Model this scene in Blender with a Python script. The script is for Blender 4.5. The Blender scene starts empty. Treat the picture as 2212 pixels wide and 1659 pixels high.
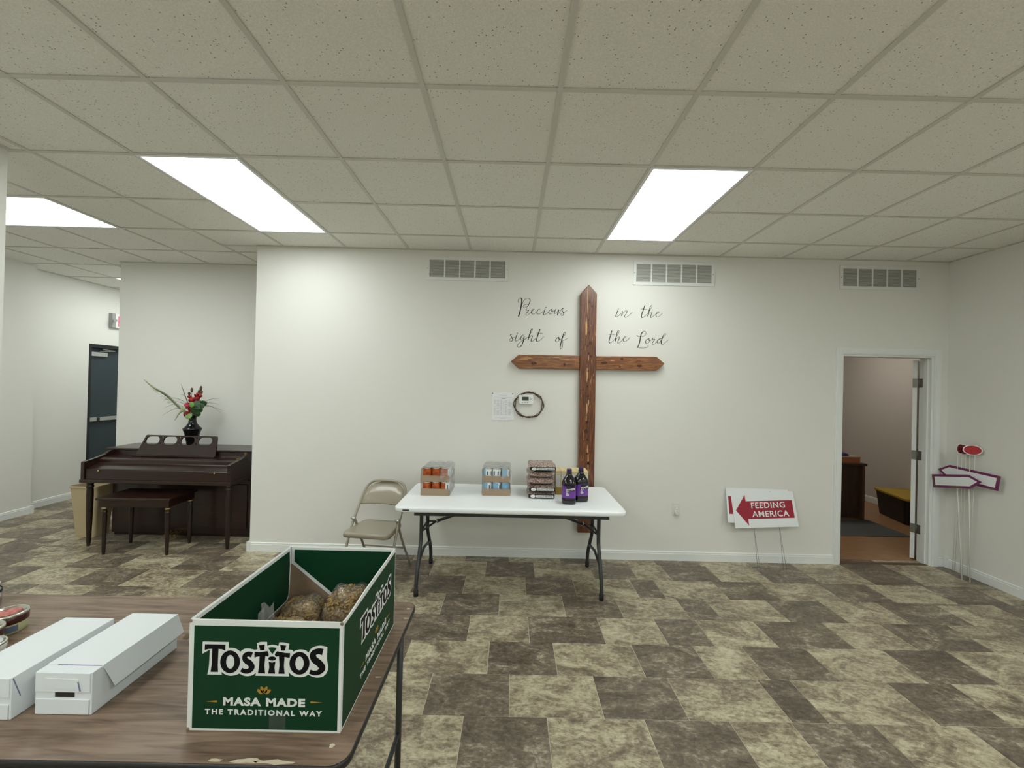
import bpy, bmesh, math, random
from mathutils import Matrix, Vector, noise

random.seed(7)
scene = bpy.context.scene
COL = scene.collection
PI = math.pi

# ------------------------------------------------------------------ camera
cam_d = bpy.data.cameras.new('camera')
cam_d.sensor_fit = 'HORIZONTAL'
cam_d.sensor_width = 36.0
cam_d.lens = 892.958 / 2212 * 36.0
cam_d.clip_start = 0.05
cam_o = bpy.data.objects.new('camera', cam_d)
COL.objects.link(cam_o)
yaw, pitch, roll = 0.00249, 0.00543, 0.02315
fwd = Vector((math.sin(yaw) * math.cos(pitch), math.cos(yaw) * math.cos(pitch), math.sin(pitch)))
rgt = Vector((math.cos(yaw), -math.sin(yaw), 0))
upv = rgt.cross(fwd)
r2 = math.cos(roll) * rgt + math.sin(roll) * upv
u2 = -math.sin(roll) * rgt + math.cos(roll) * upv
M = Matrix((r2, u2, -fwd)).transposed().to_4x4()
M.translation = (0, 0, 1.662)
cam_o.matrix_world = M
scene.camera = cam_o

# ------------------------------------------------------------------ world and exposure
wd = bpy.data.worlds.new('world')
scene.world = wd
wd.use_nodes = True
wd.node_tree.nodes['Background'].inputs[0].default_value = (0.8, 0.85, 0.9, 1)
wd.node_tree.nodes['Background'].inputs[1].default_value = 0.02
scene.view_settings.view_transform = 'Standard'
scene.view_settings.look = 'None'
scene.view_settings.gamma = 1.0
scene.view_settings.use_curve_mapping = False
scene.view_settings.exposure = 0.52
LAMP = 6.5            # emission of the troffer lenses near the long wall
LAMP_ADDED = 9.2      # stronger emission for the unseen troffers added as fill light
LAMP_COL = (0.94, 1.0, 0.97)

# ------------------------------------------------------------------ materials
MATS = {}


def nmat(name):
    m = bpy.data.materials.new(name)
    m.use_nodes = True
    MATS[name] = m
    nt = m.node_tree
    return m, nt, nt.nodes['Principled BSDF']


def mat(name, col, rough=0.5, metal=0.0, spec=0.5, col2=None, nscale=20, stretch=None, bump=0.0, bscale=80,
        detail=4, lo=0.35, hi=0.65, dist=0.0, trans=0.0, coat=0.0, rand=False):
    m, nt, b = nmat(name)
    b.inputs['Base Color'].default_value = (*col, 1)
    b.inputs['Roughness'].default_value = rough
    b.inputs['Metallic'].default_value = metal
    b.inputs['Specular IOR Level'].default_value = spec
    if trans:
        b.inputs['Transmission Weight'].default_value = trans
    if coat:
        b.inputs['Coat Weight'].default_value = coat
        b.inputs['Coat Roughness'].default_value = 0.15
    N, L = nt.nodes, nt.links
    if col2 or bump:
        tc = N.new('ShaderNodeTexCoord')
        mp = N.new('ShaderNodeMapping')
        L.new(tc.outputs['Object'], mp.inputs['Vector'])
        if stretch:
            mp.inputs['Scale'].default_value = stretch
        if rand:
            oi = N.new('ShaderNodeObjectInfo')
            mu = N.new('ShaderNodeMath')
            mu.operation = 'MULTIPLY'
            mu.inputs[1].default_value = 37.0
            L.new(oi.outputs['Random'], mu.inputs[0])
            L.new(mu.outputs[0], mp.inputs['Location'])
    if col2:
        n = N.new('ShaderNodeTexNoise')
        n.inputs['Scale'].default_value = nscale
        n.inputs['Detail'].default_value = detail
        n.inputs['Distortion'].default_value = dist
        L.new(mp.outputs[0], n.inputs['Vector'])
        r = N.new('ShaderNodeValToRGB')
        r.color_ramp.elements[0].position = lo
        r.color_ramp.elements[1].position = hi
        r.color_ramp.elements[0].color = (*col, 1)
        r.color_ramp.elements[1].color = (*col2, 1)
        L.new(n.outputs['Fac'], r.inputs['Fac'])
        L.new(r.outputs[0], b.inputs['Base Color'])
    if bump:
        n2 = N.new('ShaderNodeTexNoise')
        n2.inputs['Scale'].default_value = bscale
        n2.inputs['Detail'].default_value = 3
        L.new(mp.outputs[0], n2.inputs['Vector'])
        bp = N.new('ShaderNodeBump')
        bp.inputs['Strength'].default_value = bump
        bp.inputs['Distance'].default_value = 0.004
        L.new(n2.outputs['Fac'], bp.inputs['Height'])
        L.new(bp.outputs[0], b.inputs['Normal'])
    return m


def emit(name, col, strength):
    m = bpy.data.materials.new(name)
    m.use_nodes = True
    nt = m.node_tree
    nt.nodes.clear()
    e = nt.nodes.new('ShaderNodeEmission')
    o = nt.nodes.new('ShaderNodeOutputMaterial')
    e.inputs[0].default_value = (*col, 1)
    e.inputs[1].default_value = strength
    nt.links.new(e.outputs[0], o.inputs[0])
    MATS[name] = m
    return m


def film(name, col=(1, 1, 1), gloss=0.25, rough=0.15, bump=0.6, bscale=30, haze=0.0):
    m = bpy.data.materials.new(name)
    m.use_nodes = True
    nt = m.node_tree
    N, L = nt.nodes, nt.links
    N.clear()
    o = N.new('ShaderNodeOutputMaterial')
    t = N.new('ShaderNodeBsdfTransparent')
    t.inputs[0].default_value = (*col, 1)
    g = N.new('ShaderNodeBsdfGlossy')
    g.inputs['Roughness'].default_value = rough
    mx = N.new('ShaderNodeMixShader')
    lw = N.new('ShaderNodeLayerWeight')
    lw.inputs['Blend'].default_value = gloss
    tc = N.new('ShaderNodeTexCoord')
    n = N.new('ShaderNodeTexNoise')
    n.inputs['Scale'].default_value = bscale
    n.inputs['Distortion'].default_value = 1.2
    L.new(tc.outputs['Object'], n.inputs['Vector'])
    bp = N.new('ShaderNodeBump')
    bp.inputs['Strength'].default_value = bump
    bp.inputs['Distance'].default_value = 0.02
    L.new(n.outputs['Fac'], bp.inputs['Height'])
    L.new(bp.outputs[0], g.inputs['Normal'])
    L.new(bp.outputs[0], lw.inputs['Normal'])
    L.new(lw.outputs['Facing'], mx.inputs[0])
    L.new(t.outputs[0], mx.inputs[1])
    L.new(g.outputs[0], mx.inputs[2])
    hz = N.new('ShaderNodeMixShader')
    df = N.new('ShaderNodeBsdfDiffuse')
    df.inputs[0].default_value = (0.85, 0.87, 0.88, 1)
    hz.inputs[0].default_value = haze
    L.new(mx.outputs[0], hz.inputs[1])
    L.new(df.outputs[0], hz.inputs[2])
    L.new(hz.outputs[0], o.inputs[0])
    MATS[name] = m
    return m


def stone(name, cols, rough=0.36):
    """mottled vinyl floor tile: two noise layers with a different offset for each tile"""
    m, nt, b = nmat(name)
    N, L = nt.nodes, nt.links
    b.inputs['Roughness'].default_value = rough
    b.inputs['Specular IOR Level'].default_value = 0.4
    tc = N.new('ShaderNodeTexCoord')
    oi = N.new('ShaderNodeObjectInfo')
    mu = N.new('ShaderNodeMath')
    mu.operation = 'MULTIPLY'
    mu.inputs[1].default_value = 61.0
    L.new(oi.outputs['Random'], mu.inputs[0])
    ad = N.new('ShaderNodeVectorMath')
    ad.operation = 'ADD'
    L.new(tc.outputs['Object'], ad.inputs[0])
    L.new(mu.outputs[0], ad.inputs[1])
    mp = N.new('ShaderNodeMapping')
    mp.inputs['Scale'].default_value = (0.75, 1.25, 1)
    mp.inputs['Rotation'].default_value = (0, 0, 0.35)
    L.new(ad.outputs[0], mp.inputs['Vector'])
    n1 = N.new('ShaderNodeTexNoise')
    n1.inputs['Scale'].default_value = 4.6
    n1.inputs['Detail'].default_value = 9
    n1.inputs['Roughness'].default_value = 0.72
    n1.inputs['Distortion'].default_value = 1.1
    n2 = N.new('ShaderNodeTexNoise')
    n2.inputs['Scale'].default_value = 42
    n2.inputs['Detail'].default_value = 6
    n2.inputs['Roughness'].default_value = 0.7
    n2.inputs['Distortion'].default_value = 0.5
    for n in (n1, n2):
        L.new(mp.outputs[0], n.inputs['Vector'])
    mx = N.new('ShaderNodeMix')
    mx.data_type = 'FLOAT'
    mx.inputs[0].default_value = 0.42
    L.new(n1.outputs['Fac'], mx.inputs[2])
    L.new(n2.outputs['Fac'], mx.inputs[3])
    r = N.new('ShaderNodeValToRGB')
    e = r.color_ramp.elements
    e[0].position, e[0].color = 0.38, (*cols[0], 1)
    e[1].position, e[1].color = 0.62, (*cols[3], 1)
    x = e.new(0.46)
    x.color = (*cols[1], 1)
    x = e.new(0.53)
    x.color = (*cols[2], 1)
    L.new(mx.outputs[0], r.inputs['Fac'])
    L.new(r.outputs[0], b.inputs['Base Color'])
    bp = N.new('ShaderNodeBump')
    bp.inputs['Strength'].default_value = 0.12
    bp.inputs['Distance'].default_value = 0.003
    L.new(n2.outputs['Fac'], bp.inputs['Height'])
    L.new(bp.outputs[0], b.inputs['Normal'])
    return m


def ceil_tile_mat():
    m, nt, b = nmat('ceiling_tile')
    N, L = nt.nodes, nt.links
    b.inputs['Roughness'].default_value = 0.95
    b.inputs['Specular IOR Level'].default_value = 0.1
    tc = N.new('ShaderNodeTexCoord')
    oi = N.new('ShaderNodeObjectInfo')
    mu = N.new('ShaderNodeMath')
    mu.operation = 'MULTIPLY'
    mu.inputs[1].default_value = 43.0
    L.new(oi.outputs['Random'], mu.inputs[0])
    ad = N.new('ShaderNodeVectorMath')
    ad.operation = 'ADD'
    L.new(tc.outputs['Object'], ad.inputs[0])
    L.new(mu.outputs[0], ad.inputs[1])
    v = N.new('ShaderNodeTexVoronoi')
    v.inputs['Scale'].default_value = 75
    L.new(ad.outputs[0], v.inputs['Vector'])
    # only some cells hold a pit: compare the cell colour with a threshold
    sp = N.new('ShaderNodeSeparateColor')
    L.new(v.outputs['Color'], sp.inputs[0])
    gt = N.new('ShaderNodeMath')
    gt.operation = 'GREATER_THAN'
    gt.inputs[1].default_value = 0.80
    L.new(sp.outputs[0], gt.inputs[0])
    lt = N.new('ShaderNodeMath')
    lt.operation = 'LESS_THAN'
    lt.inputs[1].default_value = 0.20
    L.new(v.outputs['Distance'], lt.inputs[0])
    pit = N.new('ShaderNodeMath')
    pit.operation = 'MULTIPLY'
    L.new(gt.outputs[0], pit.inputs[0])
    L.new(lt.outputs[0], pit.inputs[1])
    n = N.new('ShaderNodeTexNoise')
    n.inputs['Scale'].default_value = 160
    n.inputs['Detail'].default_value = 5
    L.new(ad.outputs[0], n.inputs['Vector'])
    r = N.new('ShaderNodeValToRGB')
    r.color_ramp.elements[0].position = 0.36
    r.color_ramp.elements[1].position = 0.62
    r.color_ramp.elements[0].color = (0.80, 0.795, 0.74, 1)
    r.color_ramp.elements[1].color = (0.90, 0.89, 0.835, 1)
    L.new(n.outputs['Fac'], r.inputs['Fac'])
    mx = N.new('ShaderNodeMix')
    mx.data_type = 'RGBA'
    L.new(pit.outputs[0], mx.inputs[0])
    L.new(r.outputs[0], mx.inputs[6])
    mx.inputs[7].default_value = (0.26, 0.25, 0.21, 1)
    L.new(mx.outputs[2], b.inputs['Base Color'])
    bp = N.new('ShaderNodeBump')
    bp.inputs['Strength'].default_value = 0.35
    bp.inputs['Distance'].default_value = 0.004
    L.new(n.outputs['Fac'], bp.inputs['Height'])
    L.new(bp.outputs[0], b.inputs['Normal'])
    return m


def cedar_mat(name, stretch, sap=(0.62, 0.36, 0.14), warm=((0.075, 0.018, 0.008), (0.17, 0.045, 0.016), (0.30, 0.095, 0.030))):
    """red cedar: fine streaks along the board, pale sapwood slivers and dark knots"""
    m, nt, b = nmat(name)
    N, L = nt.nodes, nt.links
    b.inputs['Roughness'].default_value = 0.32
    b.inputs['Coat Weight'].default_value = 0.3
    b.inputs['Coat Roughness'].default_value = 0.2
    tc = N.new('ShaderNodeTexCoord')
    mp = N.new('ShaderNodeMapping')
    mp.inputs['Scale'].default_value = stretch
    L.new(tc.outputs['Object'], mp.inputs['Vector'])
    n = N.new('ShaderNodeTexNoise')
    n.inputs['Scale'].default_value = 9
    n.inputs['Detail'].default_value = 6
    n.inputs['Distortion'].default_value = 0.6
    L.new(mp.outputs[0], n.inputs['Vector'])
    r = N.new('ShaderNodeValToRGB')
    e = r.color_ramp.elements
    e[0].position, e[0].color = 0.30, (*warm[0], 1)
    e[1].position, e[1].color = 0.72, (*warm[2], 1)
    x = e.new(0.5)
    x.color = (*warm[1], 1)
    L.new(n.outputs['Fac'], r.inputs['Fac'])
    n3 = N.new('ShaderNodeTexNoise')
    n3.inputs['Scale'].default_value = 14
    n3.inputs['Detail'].default_value = 2
    mp3 = N.new('ShaderNodeMapping')
    mp3.inputs['Scale'].default_value = tuple(s * (0.8 if s < 1 else 1.0) for s in stretch)
    mp3.inputs['Location'].default_value = (3.3, 1.7, 5.1)
    L.new(tc.outputs['Object'], mp3.inputs['Vector'])
    L.new(mp3.outputs[0], n3.inputs['Vector'])
    rs = N.new('ShaderNodeValToRGB')
    rs.color_ramp.elements[0].position = 0.69
    rs.color_ramp.elements[1].position = 0.72
    L.new(n3.outputs['Fac'], rs.inputs['Fac'])
    mx = N.new('ShaderNodeMix')
    mx.data_type = 'RGBA'
    L.new(rs.outputs[0], mx.inputs[0])
    L.new(r.outputs[0], mx.inputs[6])
    mx.inputs[7].default_value = (*sap, 1)
    L.new(mx.outputs[2], b.inputs['Base Color'])
    return m


def wood_mat(name, c0, c1, stretch, rough=0.4, scale=8, coat=0.0, lo=0.3, hi=0.7, dist=0.8):
    return mat(name, c0, rough, col2=c1, nscale=scale, stretch=stretch, detail=7, lo=lo, hi=hi, dist=dist, coat=coat)


mat('wall_paint', (0.79, 0.785, 0.74), 0.7, spec=0.25, bump=0.10, bscale=140)
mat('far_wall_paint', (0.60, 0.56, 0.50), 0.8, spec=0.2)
mat('trim_white', (0.80, 0.82, 0.80), 0.38)
mat('grout', (0.62, 0.56, 0.42), 0.6)
stone('tile_dark', [(0.070, 0.054, 0.040), (0.125, 0.098, 0.072), (0.195, 0.157, 0.115), (0.44, 0.38, 0.28)])
stone('tile_light', [(0.125, 0.096, 0.066), (0.240, 0.192, 0.132), (0.42, 0.365, 0.250), (0.61, 0.56, 0.405)])
ceil_tile_mat()
mat('grid_white', (0.64, 0.63, 0.575), 0.5)
mat('plenum', (0.25, 0.24, 0.21), 0.9)
emit('lamp_lens', LAMP_COL, LAMP)
emit('lamp_lens_added', LAMP_COL, LAMP_ADDED)
emit('office_lens_added', (1.0, 0.94, 0.87), 16.0)  # panel added out of view to lift the office brightness
mat('lamp_frame', (0.85, 0.87, 0.87), 0.4)
mat('wood_floor', (0.30, 0.16, 0.075), 0.35, col2=(0.40, 0.23, 0.11), nscale=6, stretch=(1, 9, 1))
mat('mat_grey', (0.10, 0.10, 0.095), 0.95, bump=0.6, bscale=300)
mat('vent_white', (0.78, 0.79, 0.77), 0.4)
mat('vent_dark', (0.34, 0.34, 0.31), 0.8)
mat('louver', (0.62, 0.62, 0.58), 0.5)
cedar_mat('cedar_v', (11, 11, 0.9), warm=((0.060, 0.018, 0.008), (0.140, 0.044, 0.016), (0.27, 0.095, 0.034)))
cedar_mat('cedar_h', (0.9, 11, 11), warm=((0.105, 0.034, 0.011), (0.225, 0.082, 0.025), (0.37, 0.155, 0.050)))
mat('knot', (0.034, 0.011, 0.006), 0.5, col2=(0.075, 0.024, 0.010), nscale=120)
mat('sapwood', (0.62, 0.36, 0.15), 0.4)
mat('ink', (0.012, 0.012, 0.012), 0.6)
mat('ink_grey', (0.42, 0.43, 0.44), 0.8)
mat('paper', (0.86, 0.87, 0.88), 0.8)
mat('twig', (0.055, 0.028, 0.014), 0.8, col2=(0.12, 0.06, 0.03), nscale=40)
mat('plastic_white', (0.82, 0.83, 0.82), 0.35)
mat('plastic_cream', (0.74, 0.73, 0.66), 0.35)
mat('lcd', (0.045, 0.065, 0.045), 0.2)
mat('button_grey', (0.30, 0.31, 0.31), 0.5)
mat('table_white', (0.90, 0.93, 0.945), 0.42, bump=0.05, bscale=220)
mat('steel_dark', (0.030, 0.034, 0.034), 0.4)
mat('rubber', (0.012, 0.012, 0.012), 0.7)
mat('steel_bright', (0.55, 0.55, 0.54), 0.25, metal=1.0)
mat('chair_beige', (0.34, 0.305, 0.235), 0.28, coat=0.3)
wood_mat('mahogany', (0.012, 0.004, 0.0025), (0.030, 0.0095, 0.005), (0.6, 6, 6), rough=0.30, coat=0.25)
wood_mat('mahogany_v', (0.009, 0.0035, 0.002), (0.024, 0.008, 0.0045), (6, 6, 0.6), rough=0.34, coat=0.2)
mat('brass', (0.55, 0.42, 0.16), 0.3, metal=1.0)
mat('vase_black', (0.006, 0.006, 0.007), 0.06)
mat('petal_red', (0.34, 0.008, 0.014), 0.6)
mat('petal_pink', (0.50, 0.030, 0.075), 0.6)
mat('bud_brown', (0.10, 0.045, 0.03), 0.6)
mat('leaf_dark', (0.022, 0.070, 0.018), 0.5)
mat('leaf_light', (0.17, 0.32, 0.07), 0.5)
mat('leaf_pale', (0.36, 0.41, 0.22), 0.6)
mat('grass_grey', (0.20, 0.23, 0.16), 0.7)
mat('bin_beige', (0.53, 0.43, 0.26), 0.45)
wood_mat('laminate', (0.105, 0.064, 0.040), (0.265, 0.185, 0.130), (0.8, 9, 9), rough=0.38, scale=6, lo=0.28, hi=0.62)
mat('edge_black', (0.010, 0.010, 0.010), 0.4)
mat('chipped', (0.60, 0.52, 0.38), 0.8)
mat('carton_white', (0.74, 0.78, 0.80), 0.62, bump=0.05, bscale=60)
mat('carton_tear', (0.20, 0.19, 0.34), 0.8)
mat('carton_dark', (0.020, 0.018, 0.016), 0.9)
mat('print_green', (0.0045, 0.040, 0.016), 0.45, spec=0.18)
mat('print_white', (0.72, 0.75, 0.73), 0.45)
mat('print_black', (0.004, 0.004, 0.005), 0.5, spec=0.15)
mat('print_gold', (0.36, 0.21, 0.025), 0.5)
mat('cardboard', (0.235, 0.165, 0.105), 0.85, col2=(0.27, 0.19, 0.125), nscale=30)
mat('tray_board', (0.36, 0.265, 0.185), 0.8)
mat('can_steel', (0.62, 0.62, 0.60), 0.25, metal=1.0)
mat('can_orange', (0.52, 0.115, 0.014), 0.4, col2=(0.30, 0.045, 0.008), nscale=30, lo=0.45, hi=0.6)
mat('can_blue', (0.24, 0.45, 0.64), 0.4)
mat('can_label_white', (0.80, 0.81, 0.80), 0.5)
mat('can_label_print', (0.10, 0.13, 0.20), 0.6)
film('shrink_film', gloss=0.22, rough=0.12, bump=0.5, bscale=26, haze=0.14)
film('tape_film', gloss=0.10, rough=0.2, bump=0.1, bscale=26, haze=0.03)
film('bag_film', gloss=0.16, rough=0.10, bump=0.9, bscale=45, haze=0.05)
film('bag_tuft', gloss=0.30, rough=0.12, bump=0.9, bscale=45, haze=0.22)
film('jar_plastic', gloss=0.30, rough=0.05, bump=0.0)


def bean_mat(name, c0, c1, scale):
    m, nt, b = nmat(name)
    N, L = nt.nodes, nt.links
    b.inputs['Roughness'].default_value = 0.25
    tc = N.new('ShaderNodeTexCoord')
    v = N.new('ShaderNodeTexVoronoi')
    v.inputs['Scale'].default_value = scale
    L.new(tc.outputs['Object'], v.inputs['Vector'])
    r = N.new('ShaderNodeValToRGB')
    r.color_ramp.elements[0].position = 0.2
    r.color_ramp.elements[1].position = 0.75
    r.color_ramp.elements[0].color = (*c0, 1)
    r.color_ramp.elements[1].color = (*c1, 1)
    L.new(v.outputs['Distance'], r.inputs['Fac'])
    L.new(r.outputs[0], b.inputs['Base Color'])
    bp = N.new('ShaderNodeBump')
    bp.inputs['Strength'].default_value = 0.7
    bp.inputs['Distance'].default_value = 0.004
    bp.invert = True
    L.new(v.outputs['Distance'], bp.inputs['Height'])
    L.new(bp.outputs[0], b.inputs['Normal'])
    return m


bean_mat('pinto_bag', (0.56, 0.43, 0.37), (0.17, 0.105, 0.085), 95)
bean_mat('pasta_core', (0.42, 0.28, 0.105), (0.13, 0.075, 0.025), 90)
mat('pasta', (0.34, 0.215, 0.070), 0.5, col2=(0.46, 0.31, 0.12), nscale=60)
mat('box_yellow', (0.70, 0.56, 0.27), 0.5, col2=(0.80, 0.70, 0.45), nscale=14)
mat('box_gold', (0.42, 0.27, 0.05), 0.5)
mat('juice', (0.008, 0.006, 0.010), 0.08, coat=0.4)
mat('label_purple', (0.17, 0.055, 0.36), 0.35)
mat('label_dark', (0.020, 0.014, 0.040), 0.35)
mat('cap_purple', (0.030, 0.012, 0.085), 0.4)
mat('sign_white', (0.82, 0.85, 0.86), 0.5)
mat('sign_red', (0.33, 0.010, 0.030), 0.5)
mat('wire', (0.22, 0.22, 0.21), 0.35, metal=0.8)
mat('marker_purple', (0.17, 0.022, 0.105), 0.6, col2=(0.11, 0.12, 0.055), nscale=7, lo=0.48, hi=0.62)
mat('marker_red', (0.42, 0.012, 0.022), 0.5)
mat('marker_dark_red', (0.16, 0.012, 0.020), 0.5)
mat('stake_cream', (0.72, 0.71, 0.64), 0.7)
mat('door_slate', (0.036, 0.054, 0.066), 0.5)
mat('door_frame_dark', (0.012, 0.014, 0.016), 0.5)
mat('closer_grey', (0.42, 0.42, 0.40), 0.4)
mat('closer_black', (0.02, 0.02, 0.02), 0.4)
mat('exit_white', (0.85, 0.85, 0.85), 0.4)
mat('exit_grey', (0.35, 0.35, 0.34), 0.5)
emit('exit_red', (1.0, 0.10, 0.22), 1.1)
mat('hinge', (0.20, 0.20, 0.18), 0.4, metal=0.7)
wood_mat('desk_wood', (0.030, 0.014, 0.008), (0.07, 0.032, 0.017), (5, 5, 0.5), rough=0.5)
mat('desk_edge', (0.11, 0.055, 0.028), 0.5)
mat('carton_orange', (0.45, 0.15, 0.055), 0.6)
mat('cloth_purple', (0.055, 0.030, 0.19), 0.8)
mat('tote_black', (0.010, 0.010, 0.011), 0.45)
mat('tote_yellow', (0.46, 0.30, 0.02), 0.45)
mat('lid_red', (0.40, 0.045, 0.04), 0.5, col2=(0.62, 0.30, 0.24), nscale=60)
mat('lid_silver', (0.62, 0.62, 0.56), 0.22, metal=0.9)
mat('dip_dark', (0.055, 0.008, 0.006), 0.25)
mat('dip_label', (0.42, 0.42, 0.22), 0.5)


# ------------------------------------------------------------------ mesh helpers
class MB:
    """collects geometry for ONE mesh object; coordinates are world minus `off`"""

    def __init__(self, off=(0, 0, 0)):
        self.v, self.f, self.mi, self.sm = [], [], [], []
        self.off = Vector(off)

    def add(self, vs, fs, m=0, smooth=False):
        b = len(self.v)
        self.v += [Vector(p) - self.off for p in vs]
        for f in fs:
            self.f.append([b + i for i in f])
            self.mi.append(m)
            self.sm.append(smooth)
        return self

    def box(self, x0, x1, y0, y1, z0, z1, m=0):
        vs = [(x, y, z) for z in (z0, z1) for y in (y0, y1) for x in (x0, x1)]
        fs = [(0, 2, 3, 1), (4, 5, 7, 6), (0, 1, 5, 4), (2, 6, 7, 3), (0, 4, 6, 2), (1, 3, 7, 5)]
        return self.add(vs, fs, m)

    def prism(self, poly, fn, t0, t1, m=0, mcap=None, smooth=False):
        """extrude a polygon: fn((a, b), t) -> point, from t0 to t1"""
        n = len(poly)
        vs = [fn(p, t0) for p in poly] + [fn(p, t1) for p in poly]
        self.add(vs, [[i, (i + 1) % n, n + (i + 1) % n, n + i] for i in range(n)], m, smooth)
        b = len(self.v) - 2 * n
        mc = m if mcap is None else mcap
        self.f.append([b + i for i in range(n - 1, -1, -1)])
        self.f.append([b + n + i for i in range(n)])
        self.mi += [mc, mc]
        self.sm += [False, False]
        return self

    def loft(self, rings, m=0, smooth=True, cap=True, closed=True):
        n = len(rings[0])
        vs = [p for r in rings for p in r]
        fs = []
        for k in range(len(rings) - 1):
            for i in range(n if closed else n - 1):
                j = (i + 1) % n
                fs.append([k * n + i, k * n + j, (k + 1) * n + j, (k + 1) * n + i])
        self.add(vs, fs, m, smooth)
        if cap:
            b = len(self.v) - len(vs)
            self.f.append([b + i for i in range(n - 1, -1, -1)])
            self.f.append([b + (len(rings) - 1) * n + i for i in range(n)])
            self.mi += [m, m]
            self.sm += [False, False]
        return self

    def tube(self, path, r, n=8, m=0, smooth=True):
        path = [Vector(p) for p in path]
        rs = r if isinstance(r, (list, tuple)) else [r] * len(path)
        rings = []
        prev = None
        for i, p in enumerate(path):
            a = path[max(0, i - 1)]
            c = path[min(len(path) - 1, i + 1)]
            t = (c - a).normalized()
            if prev is None:
                ref = Vector((0, 0, 1)) if abs(t.z) < 0.9 else Vector((0, 1, 0))
                nx = t.cross(ref).normalized()
            else:
                nx = (prev - t * prev.dot(t)).normalized()
            prev = nx
            ny = t.cross(nx)
            rings.append([p + (nx * math.cos(2 * PI * k / n) + ny * math.sin(2 * PI * k / n)) * rs[i] for k in range(n)])
        return self.loft(rings, m, smooth)

    def lathe(self, prof, c=(0, 0, 0), n=24, m=0, smooth=True, cap=True):
        rings = [[(c[0] + r * math.cos(2 * PI * k / n), c[1] + r * math.sin(2 * PI * k / n), c[2] + z) for k in range(n)]
                 for r, z in prof]
        return self.loft(rings, m, smooth, cap)

    def ball(self, c, rx, ry, rz, n=12, k=8, m=0, tilt=None):
        rings = []
        for i in range(k + 1):
            a = -PI / 2 + PI * i / k
            rr = max(0.02, math.cos(a))
            ring = []
            for j in range(n):
                p = Vector((rx * rr * math.cos(2 * PI * j / n), ry * rr * math.sin(2 * PI * j / n), rz * math.sin(a)))
                if tilt:
                    p = tilt @ p
                ring.append(Vector(c) + p)
            rings.append(ring)
        return self.loft(rings, m, True)

    def build(self, name, mats, parent=None, bevel=0.0, segs=2, loc=None, rotz=0.0):
        me = bpy.data.meshes.new(name)
        me.from_pydata([tuple(p) for p in self.v], [], self.f)
        for q in (mats if isinstance(mats, (list, tuple)) else [mats]):
            me.materials.append(MATS[q])
        me.polygons.foreach_set('material_index', self.mi)
        me.polygons.foreach_set('use_smooth', self.sm)
        if bevel:
            bm = bmesh.new()
            bm.from_mesh(me)
            bmesh.ops.remove_doubles(bm, verts=bm.verts, dist=1e-6)
            ed = [e for e in bm.edges if len(e.link_faces) == 2 and e.calc_face_angle(0) > 0.5]
            bmesh.ops.bevel(bm, geom=ed, offset=bevel, offset_type='OFFSET', segments=segs, profile=0.5,
                            affect='EDGES', clamp_overlap=True)
            bm.to_mesh(me)
            bm.free()
        bm = bmesh.new()
        bm.from_mesh(me)
        bmesh.ops.recalc_face_normals(bm, faces=bm.faces)
        bm.to_mesh(me)
        bm.free()
        me.update()
        o = bpy.data.objects.new(name, me)
        COL.objects.link(o)
        if parent is not None:
            o.parent = parent
        if loc is not None:
            o.location = loc
        if rotz:
            o.rotation_euler = (0, 0, rotz)
        return o


def thing(name, label, cat, loc=(0, 0, 0), rotz=0.0, group=None):
    o = bpy.data.objects.new(name, None)
    o.empty_display_size = 0.1
    COL.objects.link(o)
    o.location = loc
    o.rotation_euler = (0, 0, rotz)
    return tag(o, label, cat, group)


def tag(o, label, cat, group=None):
    o['label'] = label
    o['category'] = cat
    if group:
        o['group'] = group
    return o


def struct(o, label=None):
    o['kind'] = 'structure'
    if label:
        o['label'] = label
    return o


def stuff(o):
    o['kind'] = 'stuff'
    return o


def dup(src, parent=None):
    c = src.copy()
    COL.objects.link(c)
    c.parent = parent
    for ch in list(src.children):
        dup(ch, c)
    return c


def spline(pts, per=6):
    """Catmull-Rom through points of any dimension"""
    out = []
    n = len(pts)
    for i in range(n - 1):
        p0, p1, p2, p3 = pts[max(0, i - 1)], pts[i], pts[i + 1], pts[min(n - 1, i + 2)]
        for k in range(per):
            t = k / per
            out.append(tuple(0.5 * (2 * b + (c - a) * t + (2 * a - 5 * b + 4 * c - d) * t * t + (3 * b - a - 3 * c + d) * t ** 3)
                             for a, b, c, d in zip(p0, p1, p2, p3)))
    out.append(tuple(pts[-1]))
    return out


def rrect(x0, x1, y0, y1, r, n=6):
    pts = []
    for cx, cy, a0 in ((x1 - r, y1 - r, 0), (x0 + r, y1 - r, PI / 2), (x0 + r, y0 + r, PI), (x1 - r, y0 + r, 1.5 * PI)):
        for k in range(n + 1):
            a = a0 + PI / 2 * k / n
            pts.append((cx + r * math.cos(a), cy + r * math.sin(a)))
    return pts


XY = lambda p, t: (p[0], p[1], t)          # polygon in plan
XZ = lambda p, t: (p[0], t, p[1])          # polygon seen from the front
YZ = lambda p, t: (t, p[0], p[1])          # polygon seen from the side


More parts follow.
